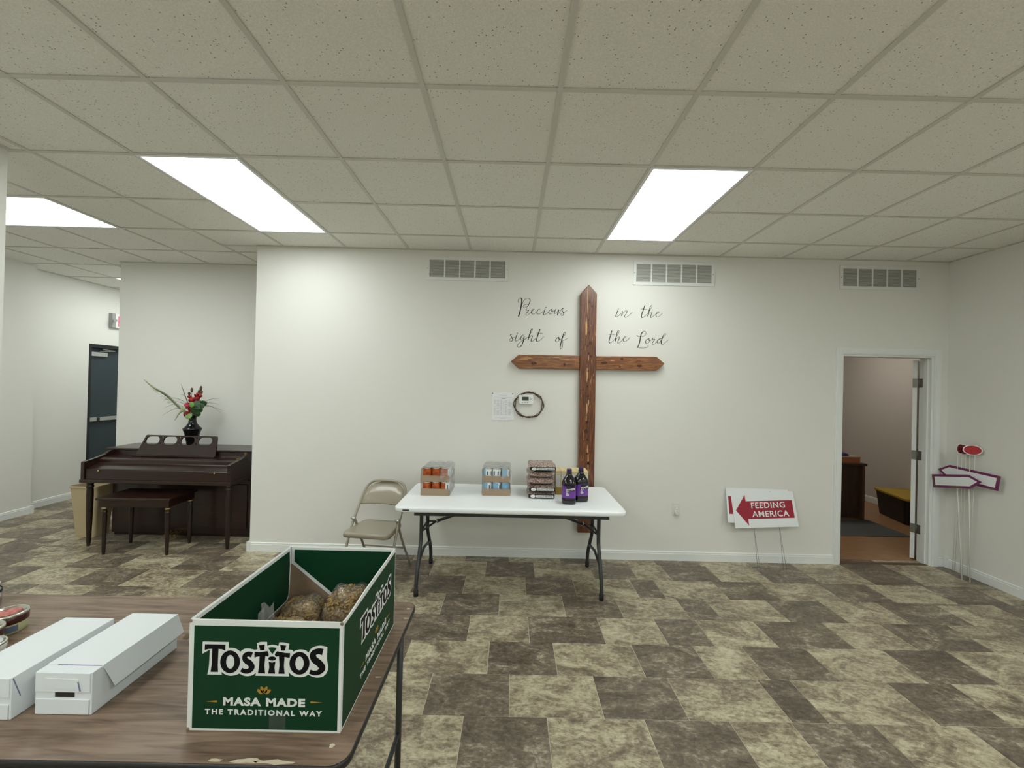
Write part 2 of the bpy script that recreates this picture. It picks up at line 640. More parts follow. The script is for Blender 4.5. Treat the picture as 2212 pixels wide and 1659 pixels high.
def text_mesh(s, size, extrude=0.0006, offset=0.0, spacing=1.0, xscale=1.0, width=None, height=None):
    cu = bpy.data.curves.new('lettering', 'FONT')
    cu.body = s
    cu.size = size
    cu.extrude = extrude
    cu.offset = offset
    cu.space_character = spacing
    cu.align_x = 'CENTER'
    cu.resolution_u = 3
    ob = bpy.data.objects.new('lettering', cu)
    COL.objects.link(ob)
    dg = bpy.context.evaluated_depsgraph_get()
    me = bpy.data.meshes.new_from_object(ob.evaluated_get(dg))
    bpy.data.objects.remove(ob)
    bpy.data.curves.remove(cu)
    xs = [v.co.x for v in me.vertices]
    ys = [v.co.y for v in me.vertices]
    sx = (width / (max(xs) - min(xs))) if width else xscale
    sy = (height / (max(ys) - min(ys))) if height else 1.0
    cx, y0 = (max(xs) + min(xs)) / 2, min(ys)
    for v in me.vertices:
        v.co.x = (v.co.x - cx) * sx
        v.co.y = (v.co.y - y0) * sy
    return me


def put_mesh(name, me, mtx, material, parent=None):
    """links a flat (x, y) lettering mesh, its vertices moved by mtx"""
    me.transform(mtx)
    me.materials.clear()
    me.materials.append(MATS[material])
    me.name = name
    o = bpy.data.objects.new(name, me)
    COL.objects.link(o)
    o.parent = parent
    return o


def curve_mesh(loops, extrude=0.0005, offset=0.0):
    """filled 2D outline (even-odd holes) from loops of (x, y)"""
    cu = bpy.data.curves.new('outline', 'CURVE')
    cu.dimensions = '2D'
    cu.fill_mode = 'BOTH'
    cu.extrude = extrude
    cu.offset = offset
    for lp in loops:
        s = cu.splines.new('POLY')
        s.points.add(len(lp) - 1)
        for p, q in zip(s.points, lp):
            p.co = (q[0], q[1], 0, 1)
        s.use_cyclic_u = True
    ob = bpy.data.objects.new('outline', cu)
    COL.objects.link(ob)
    dg = bpy.context.evaluated_depsgraph_get()
    me = bpy.data.meshes.new_from_object(ob.evaluated_get(dg))
    bpy.data.objects.remove(ob)
    bpy.data.curves.remove(cu)
    return me


def face_mtx(origin, xd, yd):
    xd, yd = Vector(xd).normalized(), Vector(yd).normalized()
    m = Matrix((xd, yd, xd.cross(yd))).transposed().to_4x4()
    m.translation = origin
    return m


FRONT = ((1, 0, 0), (0, 0, 1))             # lettering that faces the viewer (-Y)

# ------------------------------------------------------------------ room dimensions
CZ = 2.975            # underside of the ceiling grid
WY = 4.043            # face of the long wall with the cross
XL, XR = -2.51, 4.28  # its ends
T = 0.6096            # ceiling module
GX, GY = 0.1878, 1.820


def wall(name, boxes, m='wall_paint', label=None):
    b = MB()
    for q in boxes:
        b.box(*q)
    return struct(b.build(name, m), label)


# ------------------------------------------------------------------ floor
fl = MB()
fl.box(-6.2, 4.5, -6.8, 4.16, -0.10, -0.0025)
fl.box(-6.2, -2.4, 4.16, 7.6, -0.10, -0.0025)
floor = struct(fl.build('floor', 'grout'))
P = 0.3048
ROW0 = 2.090
rows = {
    -1: ([-0.2, .22, .71, 1.14, 1.45, 1.86, 2.33, 2.75], .42, .49),
    0: ([-.41, .03, .51, .94, 1.46, 1.65, 2.21, 2.58], .43, .49),
    1: ([-.10, .31, .82, 1.22, 1.54, 1.95, 2.46, 2.87], .41, .505),
    2: ([-.75, -.25, .16, .66, 1.07, 1.37, 1.79, 2.29, 2.71, 3.2], .50, .415),
    3: ([-.48, -.05, .44, .86, 1.35, 1.58, 2.07, 2.5, 2.96, 3.41], .43, .485),
    4: ([-.77, -.35, .16, .57, 1.07, 1.28, 1.79, 2.21, 2.72, 3.13], .415, .5),
    5: ([-.19, .25, .77, 1.15, 1.45, 1.88, 2.33, 2.75], .43, .485),
    6: ([-.40, .02, .51, .93, 1.42, 1.84], .42, .49),
}
rest = MB()
g = 0.0016
n_tiles = 0
for k in range(-29, 18):
    if k in rows:
        js, wd_, wl_ = rows[k]
    else:
        a = ((k * 0.377) % 0.915) - 0.6
        wd_, wl_ = ((.42, .495), (.50, .415))[k % 2]
        js = [a, a + wd_]
    cells = [(js[i], js[i + 1], i % 2 == 0) for i in range(len(js) - 1)]
    x, d = js[0], False
    while x > -6.1:
        w = wd_ if d else wl_
        cells.append((x - w, x, d))
        x, d = x - w, not d
    x, d = js[-1], (len(js) - 1) % 2 == 0
    while x < 4.4:
        w = wd_ if d else wl_
        cells.append((x, x + w, d))
        x, d = x + w, not d
    y0, y1 = ROW0 + k * P, ROW0 + (k + 1) * P
    for x0, x1, dark in cells:
        x0, x1 = max(x0, -5.99), min(x1, XR + 0.01)
        ya, yb = y0, y1
        if x1 - x0 < 0.03:
            continue
        if x1 > XL + 0.02:
            yb = min(yb, WY + 0.12)
            if yb - ya < 0.02:
                continue
        if ya > 7.4:
            continue
        seen = ya > 1.4 and (x0 > -1.6 or ya > 2.6) and x0 > -1.32 * yb - 0.25
        if ya > 4.1:
            seen = seen and x0 < -2.4
            if ya > 4.8:
                seen = seen and x0 < -4.3
        if seen:
            cx, cy = (x0 + x1) / 2, (ya + yb) / 2
            hx, hy = (x1 - x0) / 2 - g, (yb - ya) / 2 - g
            t = MB()
            e = 0.0012
            lo = [(-hx, -hy, -0.004), (hx, -hy, -0.004), (hx, hy, -0.004), (-hx, hy, -0.004)]
            mid = [(p[0], p[1], -e) for p in lo]
            hi = [(-hx + e, -hy + e, 0), (hx - e, -hy + e, 0), (hx - e, hy - e, 0), (-hx + e, hy - e, 0)]
            t.loft([lo, mid, hi], smooth=False)
            t.build('floor_tile', 'tile_dark' if dark else 'tile_light', floor, loc=(cx, cy, 0))
            n_tiles += 1
        else:
            rest.box(x0 + g, x1 - g, ya + g, yb - g, -0.004, 0, 0 if dark else 1)
stuff(rest.build('floor_tiles_out_of_view', ['tile_dark', 'tile_light'], floor))

# ------------------------------------------------------------------ ceiling
cb = MB()
cb.box(-6.2, 4.5, -6.8, 4.16, 3.06, 3.14)
cb.box(-6.2, -2.4, 4.16, 7.6, 3.06, 3.14)
ceiling = struct(cb.build('ceiling', 'plenum'))
LIGHTS = [(1, 1, 1, 2), (-4, 1, 1, 2), (-8, 2, 2, 1),                       # the three in view
          (1, -4, 1, 2), (-4, -4, 1, 2), (1, -8, 1, 2), (-4, -8, 1, 2), (1, -12, 1, 2), (-4, -12, 1, 2),
          (5, -3, 1, 2), (5, -8, 1, 2), (-8, -1, 2, 1), (-8, -5, 2, 1), (-9, 6, 1, 2)]  # all but the first three are unseen, added to brighten the room
lit = set()
for c, r, w, h in LIGHTS:
    for i in range(w):
        for j in range(h):
            lit.add((c + i, r + j))


def ceil_ok(x0, x1, y0, y1):
    if x1 > XL + 0.05 and y0 > WY:
        return False
    if y0 > 4.73 and x1 > -4.4:
        return False
    return x0 < XR and y0 < 7.5


tile_me = {}
TILES = []
other = MB()
for c in range(-11, 8):
    for r in range(-14, 10):
        x0, x1 = GX + c * T, GX + (c + 1) * T
        y0, y1 = GY + r * T, GY + (r + 1) * T
        if (c, r) in lit:
            continue
        x0, x1 = max(x0, -5.96), min(x1, XR + 0.02)
        cells = [(x0, x1, y0, y1)]
        if x0 < XL < x1 and y1 > WY:
            cells = [(x0, XL - .006, max(y0, WY), y1), (x0, x1, y0, WY + .02)]
        elif y0 < WY < y1 and x1 > XL + 0.02:
            cells = [(x0, x1, y0, WY + .02)]
        TILES += cells
for x0, x1, y0, y1 in TILES:
    for _ in (0,):
        if x1 - x0 < 0.05 or y1 - y0 < 0.02 or not ceil_ok(x0, x1, y0, y1):
            continue
        if y0 > 0.55:
            key = (round(x1 - x0, 3), round(y1 - y0, 3))
            cx, cy = (x0 + x1) / 2, (y0 + y1) / 2
            if key not in tile_me:
                hx, hy = key[0] / 2 - 0.004, key[1] / 2 - 0.004
                t = MB().box(-hx, hx, -hy, hy, 0, 0.015)
                o = t.build('ceiling_tile', 'ceiling_tile', ceiling, loc=(cx, cy, CZ + 0.005))
                tile_me[key] = o.data
            else:
                o = bpy.data.objects.new('ceiling_tile', tile_me[key])
                COL.objects.link(o)
                o.parent = ceiling
                o.location = (cx, cy, CZ + 0.005)
        else:
            other.box(x0 + .004, x1 - .004, y0 + .004, y1 - .004, CZ + 0.005, CZ + 0.02)
stuff(other.build('ceiling_tiles_out_of_view', 'ceiling_tile', ceiling))


def gridbar(x0, x1, y0, y1):
    b = MB()
    b.box(x0, x1, y0, y1, CZ + (.0004 if x1 - x0 > y1 - y0 else 0), CZ + 0.004)
    cx, cy = (x0 + x1) / 2, (y0 + y1) / 2
    if x1 - x0 > y1 - y0:
        b.box(x0, x1, cy - .002, cy + .002, CZ + .004, CZ + .05)
    else:
        b.box(cx - .002, cx + .002, y0, y1, CZ + .004, CZ + .05)
    b.build('grid_bar', 'grid_white', ceiling)


hw = 0.012


def segs(lo, hi, cuts):
    """what is left of lo..hi once the spans in cuts are taken out"""
    out = []
    for c0, c1 in sorted(cuts):
        if c0 > lo:
            out.append((lo, min(c0, hi)))
        lo = max(lo, c1)
    if hi > lo:
        out.append((lo, hi))
    return [q for q in out if q[1] - q[0] > .02]


for c in range(-10, 7):
    x = GX + c * T
    yend = WY if x > XL else (4.73 if x > -4.49 else 7.45)
    cuts = [(GY + r * T, GY + (r + h) * T) for c_, r, w, h in LIGHTS if c_ < c < c_ + w]
    for a, b in segs(-6.5, yend, cuts):
        gridbar(x - hw, x + hw, a, b)
for r in range(-13, 10):
    y = GY + r * T
    xend = XR if y < WY else (XL if y < 4.73 else -4.49)
    xs = -5.75 if y < 5.0 else -5.93
    cuts = [(GX + c * T, GX + (c + w) * T) for c, r_, w, h in LIGHTS if r_ < r < r_ + h]
    for a, b in segs(xs, xend, cuts):
        gridbar(a, b, y - hw, y + hw)
# wall angle along the walls
for q in ((XL, XR, WY - 0.020, WY), (-4.49, XL, 4.71, 4.73)):
    MB().box(*q, CZ - 0.001, CZ + 0.003).build('wall_angle', 'grid_white', ceiling)
MB().box(XR - 0.02, XR, -6.5, WY, CZ - 0.001, CZ + 0.003).build('wall_angle', 'grid_white', ceiling)
MB().box(-2.975, -2.955, -6.5, 2.42, CZ - 0.001, CZ + 0.003).build('wall_angle', 'grid_white', ceiling)

# ceiling troffers
lab = {(1, 1): 'lit troffer with white prismatic lens nearest the wooden cross',
       (-4, 1): 'lit troffer with white prismatic lens above the area left of the cross',
       (-8, 2): 'lit troffer set crosswise in the ceiling before the piano niche'}
for c, r, w, h in LIGHTS:
    x0, x1, y0, y1 = GX + c * T, GX + (c + w) * T, GY + r * T, GY + (r + h) * T
    ctr = ((x0 + x1) / 2, (y0 + y1) / 2, CZ)
    t = thing('ceiling_light', lab.get((c, r), 'unseen ceiling troffer added to brighten the room'), 'ceiling light', ctr,
              group='ceiling troffers')
    f = MB(ctr)
    e = 0.022
    for q in ((x0 + .002, x1 - .002, y0 + .002, y0 + e), (x0 + .002, x1 - .002, y1 - e, y1 - .002),
              (x0 + .002, x0 + e, y0 + e, y1 - e), (x1 - e, x1 - .002, y0 + e, y1 - e)):
        f.box(*q, CZ - .003, CZ + .012)
    f.build('frame', 'lamp_frame', t)
    MB(ctr).box(x0 + e, x1 - e, y0 + e, y1 - e, CZ + .002, CZ + .010).build('lens', 'lamp_lens' if r > 0 else 'lamp_lens_added', t)
    MB(ctr).box(x0 + .01, x1 - .01, y0 + .01, y1 - .01, CZ + .014, CZ + .075).build('housing', 'lamp_frame', t)

# ------------------------------------------------------------------ walls
DX0, DX1, DZ = 3.238, 4.140, 2.052          # office doorway in the long wall
wall('wall_back', [(XL, DX0, WY, WY + .12, -0.01, 3.08), (DX1, XR + .12, WY, WY + .12, -0.01, 3.08),
                   (DX0, DX1, WY, WY + .12, DZ, 3.08)])
wall('wall_niche_side', [(XL, XL + .12, WY + .12, 4.85, -0.01, 3.08)])
wall('wall_niche', [(-4.49, XL, 4.73, 4.85, -0.01, 3.08), (-4.49, -4.37, 4.85, 7.5, -0.01, 3.08)])
wall('wall_right', [(XR, XR + .12, -6.6, WY, -0.01, 3.08)])
wall('wall_near_left', [(-3.095, -2.975, -6.6, 2.42, -0.01, 3.08)])
EY0, EY1, EZ = 5.812, 6.76, 2.125           # exit doorway in the far left wall
wall('wall_left', [(-6.05, -5.75, -6.6, 5.0, -0.01, 3.08), (-6.05, -5.93, 5.0, EY0, -0.01, 3.08),
                   (-6.05, -5.93, EY1, 7.5, -0.01, 3.08), (-6.05, -5.93, EY0, EY1, EZ, 3.08)])
wall('wall_far', [(-6.05, -4.37, 7.5, 7.62, -0.01, 3.08)])
wall('wall_rear', [(-6.05, XR + .12, -6.72, -6.6, -0.01, 3.08)])

# baseboards
BBP = [(0, 0), (0.014, 0), (0.014, 0.066), (0.011, 0.070), (0.011, 0.082), (0.004, 0.088), (0, 0.088)]


def base_x(name, x0, x1, y):               # runs along X, stands proud towards -Y
    return struct(MB().prism(BBP, lambda p, t: (t, y - p[0], p[1]), x0, x1).build(name, 'trim_white'))


def base_y(name, y0, y1, x, s):            # runs along Y, stands proud towards s
    return struct(MB().prism(BBP, lambda p, t: (x + s * p[0], t, p[1]), y0, y1).build(name, 'trim_white'))


base_x('baseboard_back', XL - .014, 3.176, WY)
base_x('baseboard_back_right', 4.205, XR, WY)
base_y('baseboard_niche_side', WY - .014, 4.73, XL, -1)
base_y('baseboard_right', -6.5, WY, XR, -1)
base_y('baseboard_left', -6.5, 5.0, -5.75, 1)
base_y('baseboard_left_far', 5.0, EY0, -5.93, 1)
base_x('baseboard_niche', -4.49, XL - .014, 4.73)
base_y('baseboard_near_left', -6.5, 2.42, -2.975, 1)
# little plinth blocks seen at the outer corners
struct(MB().box(XL - .020, XL + .012, WY - .020, WY + .03, 0, 0.094).build('trim_1', 'trim_white', bevel=.002))
struct(MB().box(-5.752, -5.725, 4.985, 5.018, 0, 0.094).build('trim_2', 'trim_white', bevel=.002))
struct(MB().box(4.255, XR - .001, WY - .045, WY - .015, 0, 0.105).build('trim_3', 'trim_white', bevel=.002))

# office doorway: casing, jambs, door leaf
cas = MB()
CW = 0.062
for x0, x1 in ((DX0 - CW, DX0), (DX1, DX1 + CW)):
    cas.box(x0, x1, WY - .016, WY, 0, DZ + CW)
    cas.box(x0 + .012, x1 - .012, WY - .021, WY - .016, 0, DZ + .012)
cas.box(DX0, DX1, WY - .016, WY, DZ, DZ + CW)
cas.box(DX0 - .05, DX1 + .05, WY - .021, WY - .016, DZ + .012, DZ + CW - .012)
struct(cas.build('trim_4', 'trim_white'))
jm = MB()
jm.box(DX0, DX0 + .018, WY, WY + .12, 0, DZ - .018)
jm.box(DX1 - .018, DX1, WY, WY + .12, 0, DZ - .018)
jm.box(DX0, DX1, WY, WY + .12, DZ - .018, DZ)
jm.box(DX1 - .030, DX1 - .018, WY + .03, WY + .07, 0, DZ - .03)
jm.box(DX0 + .018, DX0 + .030, WY + .03, WY + .07, 0, DZ - .03)
struct(jm.build('trim_5', 'trim_white'))
door1 = struct(bpy.data.objects.new('door_1', None))
COL.objects.link(door1)
HP = (DX1 - .014, WY + .128, 0)
door1.location = HP
door1.rotation_euler = (0, 0, math.radians(40))
lf = MB()
lf.box(.006, .885, .012, .048, .012, 2.02)
lf.build('door_leaf', 'trim_white', door1, bevel=.002)
for z in (.32, 1.06, 1.79):
    hb = MB()
    hb.tube([(0, 0, z - .045), (0, 0, z + .045)], .008, 8)
    hb.box(-.001, .004, -.002, .046, z - .045, z + .045)
    hb.add([(0, 0, 0)], [])
    hb.build('hinge', 'hinge', door1)
hb2 = []
for z in (.32, 1.06, 1.79):
    MB(HP).box(DX1 - .021, DX1 - .018, WY + .085, WY + .12, z - .045, z + .045).build('hinge_plate', 'hinge', door1)
for o in door1.children:
    if o.name.startswith('hinge_plate'):
        o.rotation_euler = (0, 0, -math.radians(40))
kn = MB()
kn.tube([(.82, .012, .95), (.82, -.03, .95)], .010, 8)
kn.ball((.82, -.05, .95), .026, .026, .026)
kn.build('knob', 'steel_bright', door1)

# room behind the doorway
fr = MB()
fr.box(3.0, 5.7, WY + .02, 7.4, -0.10, -0.001)
struct(fr.build('floor_office', 'wood_floor'))
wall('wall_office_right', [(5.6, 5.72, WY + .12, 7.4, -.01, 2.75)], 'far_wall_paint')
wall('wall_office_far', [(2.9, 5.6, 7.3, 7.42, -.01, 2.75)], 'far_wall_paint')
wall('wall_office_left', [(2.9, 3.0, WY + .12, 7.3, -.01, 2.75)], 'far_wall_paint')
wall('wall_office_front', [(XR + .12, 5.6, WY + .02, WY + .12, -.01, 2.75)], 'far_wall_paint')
wall('ceiling_office', [(2.9, 5.72, WY + .12, 7.42, 2.70, 2.80)], 'ceiling_tile')
t = thing('ceiling_light', 'unseen ceiling panel light added to brighten the office', 'ceiling light', (4.6, 5.9, 2.70), group='ceiling troffers')  # added fill light, hidden from the camera
MB().box(-.20, .20, -.20, .20, -.012, -.002).build('lens', 'office_lens_added', t)
MB().box(-.22, .22, -.22, .22, -.008, -.0005).build('frame', 'lamp_frame', t)
base_y('baseboard_office', WY + .12, 7.3, 5.6, -1)
struct(MB().box(DX0, DX1, WY + .005, WY + .055, -.001, .004).build('trim_6', 'desk_edge', bevel=.0015))

# ------------------------------------------------------------------ exit door in the left wall
ed = struct(bpy.data.objects.new('door_2', None))
COL.objects.link(ed)
ed.location = (-5.99, EY0, 0)
eo = (-5.99, EY0, 0)
b = MB(eo)
b.box(-6.03, -5.935, EY0 + .001, EY0 + .045, 0, EZ - .001)
b.box(-6.03, -5.935, EY1 - .045, EY1 - .001, 0, EZ - .001)
b.box(-6.03, -5.935, EY0 + .045, EY1 - .045, EZ - .05, EZ - .001)
b.build('door_frame', 'door_frame_dark', ed)
MB(eo).box(-6.045, -6.00, EY0 + .046, EY1 - .046, .01, EZ - .052).build('door_leaf', 'door_slate', ed, bevel=.002)
pb = MB(eo)
pb.box(-6.00, -5.955, EY0 + .06, EY1 - .07, 1.02, 1.075)
bar = pb.build('panic_bar', 'closer_grey', ed, bevel=.006)
MB(eo).box(-5.956, -5.948, EY0 + .16, EY0 + .20, 1.02, 1.074).build('latch', 'closer_black', bar)
cl = MB(eo).box(-6.00, -5.955, EY0 + .05, EY0 + .30, 1.955, 2.015).build('door_closer', 'closer_grey', ed, bevel=.004)
ar = MB(eo)
ar.tube([(-5.975, EY0 + .20, 2.03), (-5.93, EY0 + .36, 2.045), (-5.97, EY0 + .42, 2.05)], .008, 6)
ar.tube([(-5.985, EY0 + .42, 2.055), (-5.95, EY0 + .22, 2.06)], .007, 6)
ar.build('closer_arm', 'closer_grey', cl)

# exit sign with emergency lamp heads
xo = (-5.93, 6.30, 2.38)
t = thing('exit_sign', 'white emergency exit sign with red letters above the slate door', 'exit sign', xo)
MB(xo).box(-5.93, -5.885, 6.14, 6.46, 2.39, 2.60).build('case', 'exit_white', t, bevel=.005)
lb = MB(xo)
lb.box(-5.93, -5.875, 6.085, 6.14, 2.39, 2.60)
hd = lb.build('lamp_bracket', 'exit_grey', t, bevel=.004)
h2 = MB(xo)
h2.tube([(-5.88, 6.10, 2.50), (-5.82, 6.075, 2.49)], [.010, .022], 12)
h2.build('lamp_head', 'exit_grey', t)
put_mesh('letters', text_mesh('EXIT', 0.14, .001, .004, 1.1, width=.24, height=.15),
         Matrix.Translation(Vector((-5.884, 6.305, 2.42)) - Vector(xo)) @ face_mtx((0, 0, 0), (0, 1, 0), (0, 0, 1)),
         'exit_red', t)

# ------------------------------------------------------------------ wall vents
for x0, x1, z0, z1, lbl in ((-.852, -.052, 2.684, 2.912, 'white louvred wall vent left of the cross, under the ceiling'),
                            (1.173, 1.969, 2.682, 2.919, 'white louvred wall vent right of the cross, under the ceiling'),
                            (3.202, 3.981, 2.690, 2.922, 'white louvred wall vent above the office doorway')):
    base = ((x0 + x1) / 2, WY, z0)
    t = thing('wall_vent', lbl, 'vent', base, group='wall vents')
    f = MB(base)
    e = .030
    f.box(x0, x1, WY - .008, WY - .0005, z0, z0 + e)
    f.box(x0, x1, WY - .008, WY - .0005, z1 - e, z1)
    f.box(x0, x0 + e, WY - .008, WY - .0005, z0 + e, z1 - e)
    f.box(x1 - e, x1, WY - .008, WY - .0005, z0 + e, z1 - e)
    f.build('frame', 'vent_white', t, bevel=.002)
    MB(base).box(x0 + e, x1 - e, WY - .0012, WY - .0004, z0 + e, z1 - e).build('backing', 'vent_dark', t)
    wi = (x1 - x0 - 2 * e)
    for i in range(5):
        a = x0 + e + wi * i / 5
        c = x0 + e + wi * (i + 1) / 5
        if i:
            MB(base).box(a - .007, a + .007, WY - .0078, WY - .001, z0 + e, z1 - e).build('divider', 'vent_white', t)
        lv = MB(base)
        nl = 15
        for j in range(nl):
            zz = z0 + e + (z1 - z0 - 2 * e) * (j + .5) / nl
            lv.add([(a + .007, WY - .0070, zz - .0035), (c - .007, WY - .0070, zz - .0035), (c - .007, WY - .0015, zz + .0025),
                    (a + .007, WY - .0015, zz + .0025), (a + .007, WY - .0070, zz - .0027), (c - .007, WY - .0070, zz - .0027),
                    (c - .007, WY - .0015, zz + .0033), (a + .007, WY - .0015, zz + .0033)],
                   [(0, 1, 2, 3), (4, 7, 6, 5), (0, 4, 5, 1), (3, 2, 6, 7), (0, 3, 7, 4), (1, 5, 6, 2)])
        stuff(lv.build('louvers', 'louver', t))
    for xx in (x0 + .012, x1 - .012):
        MB(base).lathe([(.005, 0), (.004, .002)], (0, 0, 0), 8).build('screw', 'button_grey', t)
        o = t.children[-1]
        o.rotation_euler = (PI / 2, 0, 0)
        o.location = Vector((xx, WY - .008, (z0 + z1) / 2))
        for v in o.data.vertices:
            v.co += Vector(base)
        o.location -= Vector(base)

# ------------------------------------------------------------------ cross
cx0 = (0.751, WY, 0.26)
t = thing('wooden_cross', 'tall red cedar cross with pointed ends hung on the cream wall', 'cross', cx0)
t.rotation_euler = (0, math.radians(-0.45), 0)
cz = lambda z: 1.662 + (z - 1.662) * .988 - cx0[2]
up = [(-.077, cz(.25)), (.077, cz(.25)), (.077, cz(2.586)), (0, cz(2.674)), (-.077, cz(2.586))]
MB().prism(up, XZ, -.060, -.001).build('upright', 'cedar_v', t, bevel=.006)
zc = cz(1.911)
for s, nm in ((-1, 'arm'), (1, 'arm')):
    a = [(s * .077, zc - .067), (s * .668, zc - .067), (s * .745, zc), (s * .668, zc + .067), (s * .077, zc + .067)]
    if s > 0:
        a = a[::-1]
    MB().prism(a, XZ, -.050, -.001).build(nm, 'cedar_h', t, bevel=.006)


def knot(x, z, rx, rz, y, name='knot', m='knot', j=.35, n=14):
    pts = []
    for i in range(n):
        a = 2 * PI * i / n
        k = 1 + j * (random.random() - .5)
        pts.append((x + rx * k * math.cos(a), z + rz * k * math.sin(a)))
    MB().prism(pts, XZ, y - .0006, y + .004).build(name, m, t)


for zz, dx, r in ((2.50, .004, .011), (2.46, .030, .012), (2.33, .003, .010), (2.27, .001, .008), (2.20, .008, .014), (2.10, .018, .018),
                  (2.075, -.004, .012), (2.0, .004, .014), (1.97, .028, .014), (1.83, .002, .011), (1.74, .005, .013), (1.68, .0, .012),
                  (1.58, .004, .012), (1.42, .006, .010), (1.33, .0, .016), (1.24, -.01, .022), (1.16, .004, .012), (1.02, .0, .012),
                  (.93, .02, .018), (.82, -.01, .012)):
    knot(dx, cz(zz), r * .8, r, -.0602)
for xx, zz, rx, rz in ((-.52, -.018, .030, .013), (-.225, -.024, .012, .014), (.155, -.002, .034, .011), (.33, .038, .016, .014),
                       (.50, -.026, .024, .014), (.31, -.038, .012, .006)):
    knot(xx, zc + zz, rx, rz, -.0502)
for xx, zz, l, w in ((-.012, 2.52, .16, .0035), (-.022, 2.26, .085, .0075), (.004, 1.95, .03, .003), (-.006, 1.80, .07, .006), (.01, 1.52, .03, .006),
                     (-.004, 1.46, .05, .007), (-.01, 1.36, .03, .005), (.006, 1.06, .06, .004), (.014, .95, .07, .005), (-.03, 1.2, .05, .003)):
    knot(xx, cz(zz), w, l, -.0602, 'sapwood_streak', 'sapwood', .5)
for xx, zz, l, w in ((-.60, .035, .06, .003), (-.62, .020, .05, .002), (-.40, .015, .04, .002), (-.20, .024, .06, .0025), (-.30, .044, .04, .002),
                     (.42, .012, .04, .002), (.44, .028, .03, .002), (.24, .02, .02, .002), (-.12, .03, .03, .002)):
    knot(xx, zc + zz, l, w, -.0502, 'sapwood_streak', 'sapwood', .5)

# ------------------------------------------------------------------ script lettering on the wall
PX = 3.073e-4
ROLL = 0.0073 / 3.073


def word(name, origin, strokes, lbl, thin=11.5, thick=22):
    """strokes: lists of (x, y[, weight]) drawn with a pen that is wider on downstrokes"""
    ox, oz = origin
    W = lambda x, y: (ox + PX * x + PX * .0235 * y, oz + PX * .0238 * x - PX * y)
    b = MB((ox, WY, oz))
    for st in strokes:
        wt = 1.0
        if isinstance(st[0], (int, float)):
            wt, st = st[0], st[1:]
        if len(st) == 1:
            x, y = st[0]
            pts = [W(x + 15 * wt * math.cos(2 * PI * k / 10), y + 15 * wt * math.sin(2 * PI * k / 10)) for k in range(10)]
            b.prism(pts, XZ, WY - .0012, WY - .0003)
            continue
        pl = spline([(float(p[0]), float(p[1])) for p in st], 7)
        L_, R_ = [], []
        n = len(pl)
        for i, p in enumerate(pl):
            a, c = pl[max(0, i - 1)], pl[min(n - 1, i + 1)]
            dx, dy = c[0] - a[0], c[1] - a[1]
            d = math.hypot(dx, dy) or 1
            down = max(0.0, dy / d)
            w = (thin + (thick - thin) * down ** 1.5) * wt / 2
            if i == 0 or i == n - 1:
                w *= .7
            L_.append(W(p[0] - dy / d * w, p[1] + dx / d * w))
            R_.append(W(p[0] + dy / d * w, p[1] - dx / d * w))
        vs = []
        for l, r in zip(L_, R_):
            vs += [(l[0], WY - .0012, l[1]), (r[0], WY - .0012, r[1]), (l[0], WY - .0003, l[1]), (r[0], WY - .0003, r[1])]
        fs = []
        for i in range(n - 1):
            q = 4 * i
            fs += [(q, q + 1, q + 5, q + 4), (q, q + 4, q + 6, q + 2), (q + 1, q + 3, q + 7, q + 5)]
        b.add(vs, fs)
    o = b.build(name, 'ink', loc=(ox, WY, oz))
    return tag(o, lbl, 'lettering', 'script lettering around the cross')


word('wall_lettering', (-.083, 2.563), [
    [1.0, (445, 280), (428, 235), (445, 165), (500, 120), (535, 150)],
    [1.75, (520, 125), (548, 170), (545, 280), (525, 400), (490, 560), (440, 725)],
    [(525, 400), (560, 320), (610, 220), (690, 145), (780, 145), (815, 200), (790, 290), (735, 390), (650, 435), (600, 415),
     (605, 375), (670, 330), (780, 325)],
    [(705, 465), (685, 500), (715, 525), (770, 505), (730, 570), (680, 640), (710, 675), (780, 640), (860, 560), (925, 510), (945, 480),
     (900, 490), (855, 560), (870, 630), (930, 640), (1010, 580)],
    [(1135, 525), (1120, 480), (1070, 500), (1030, 570), (1040, 630), (1090, 640), (1170, 600), (1250, 530)],
    [(1295, 470), (1270, 540), (1240, 640), (1265, 670), (1330, 630), (1400, 560)], [(1318, 425)],
    [(1500, 480), (1430, 520), (1405, 590), (1440, 640), (1500, 620), (1530, 560), (1515, 490), (1480, 530), (1530, 565), (1590, 530)],
    [(1635, 480), (1600, 550), (1590, 620), (1640, 610), (1700, 540), (1735, 490)],
    [1.3, (1730, 495), (1705, 580), (1683, 680)],
    [(1695, 650), (1760, 560), (1830, 470), (1875, 465), (1820, 490), (1840, 540), (1885, 600), (1870, 670), (1820, 685), (1790, 640),
     (1850, 600), (1940, 560), (1990, 515)]],
    'black script vinyl word Precious on the wall left of the cross')
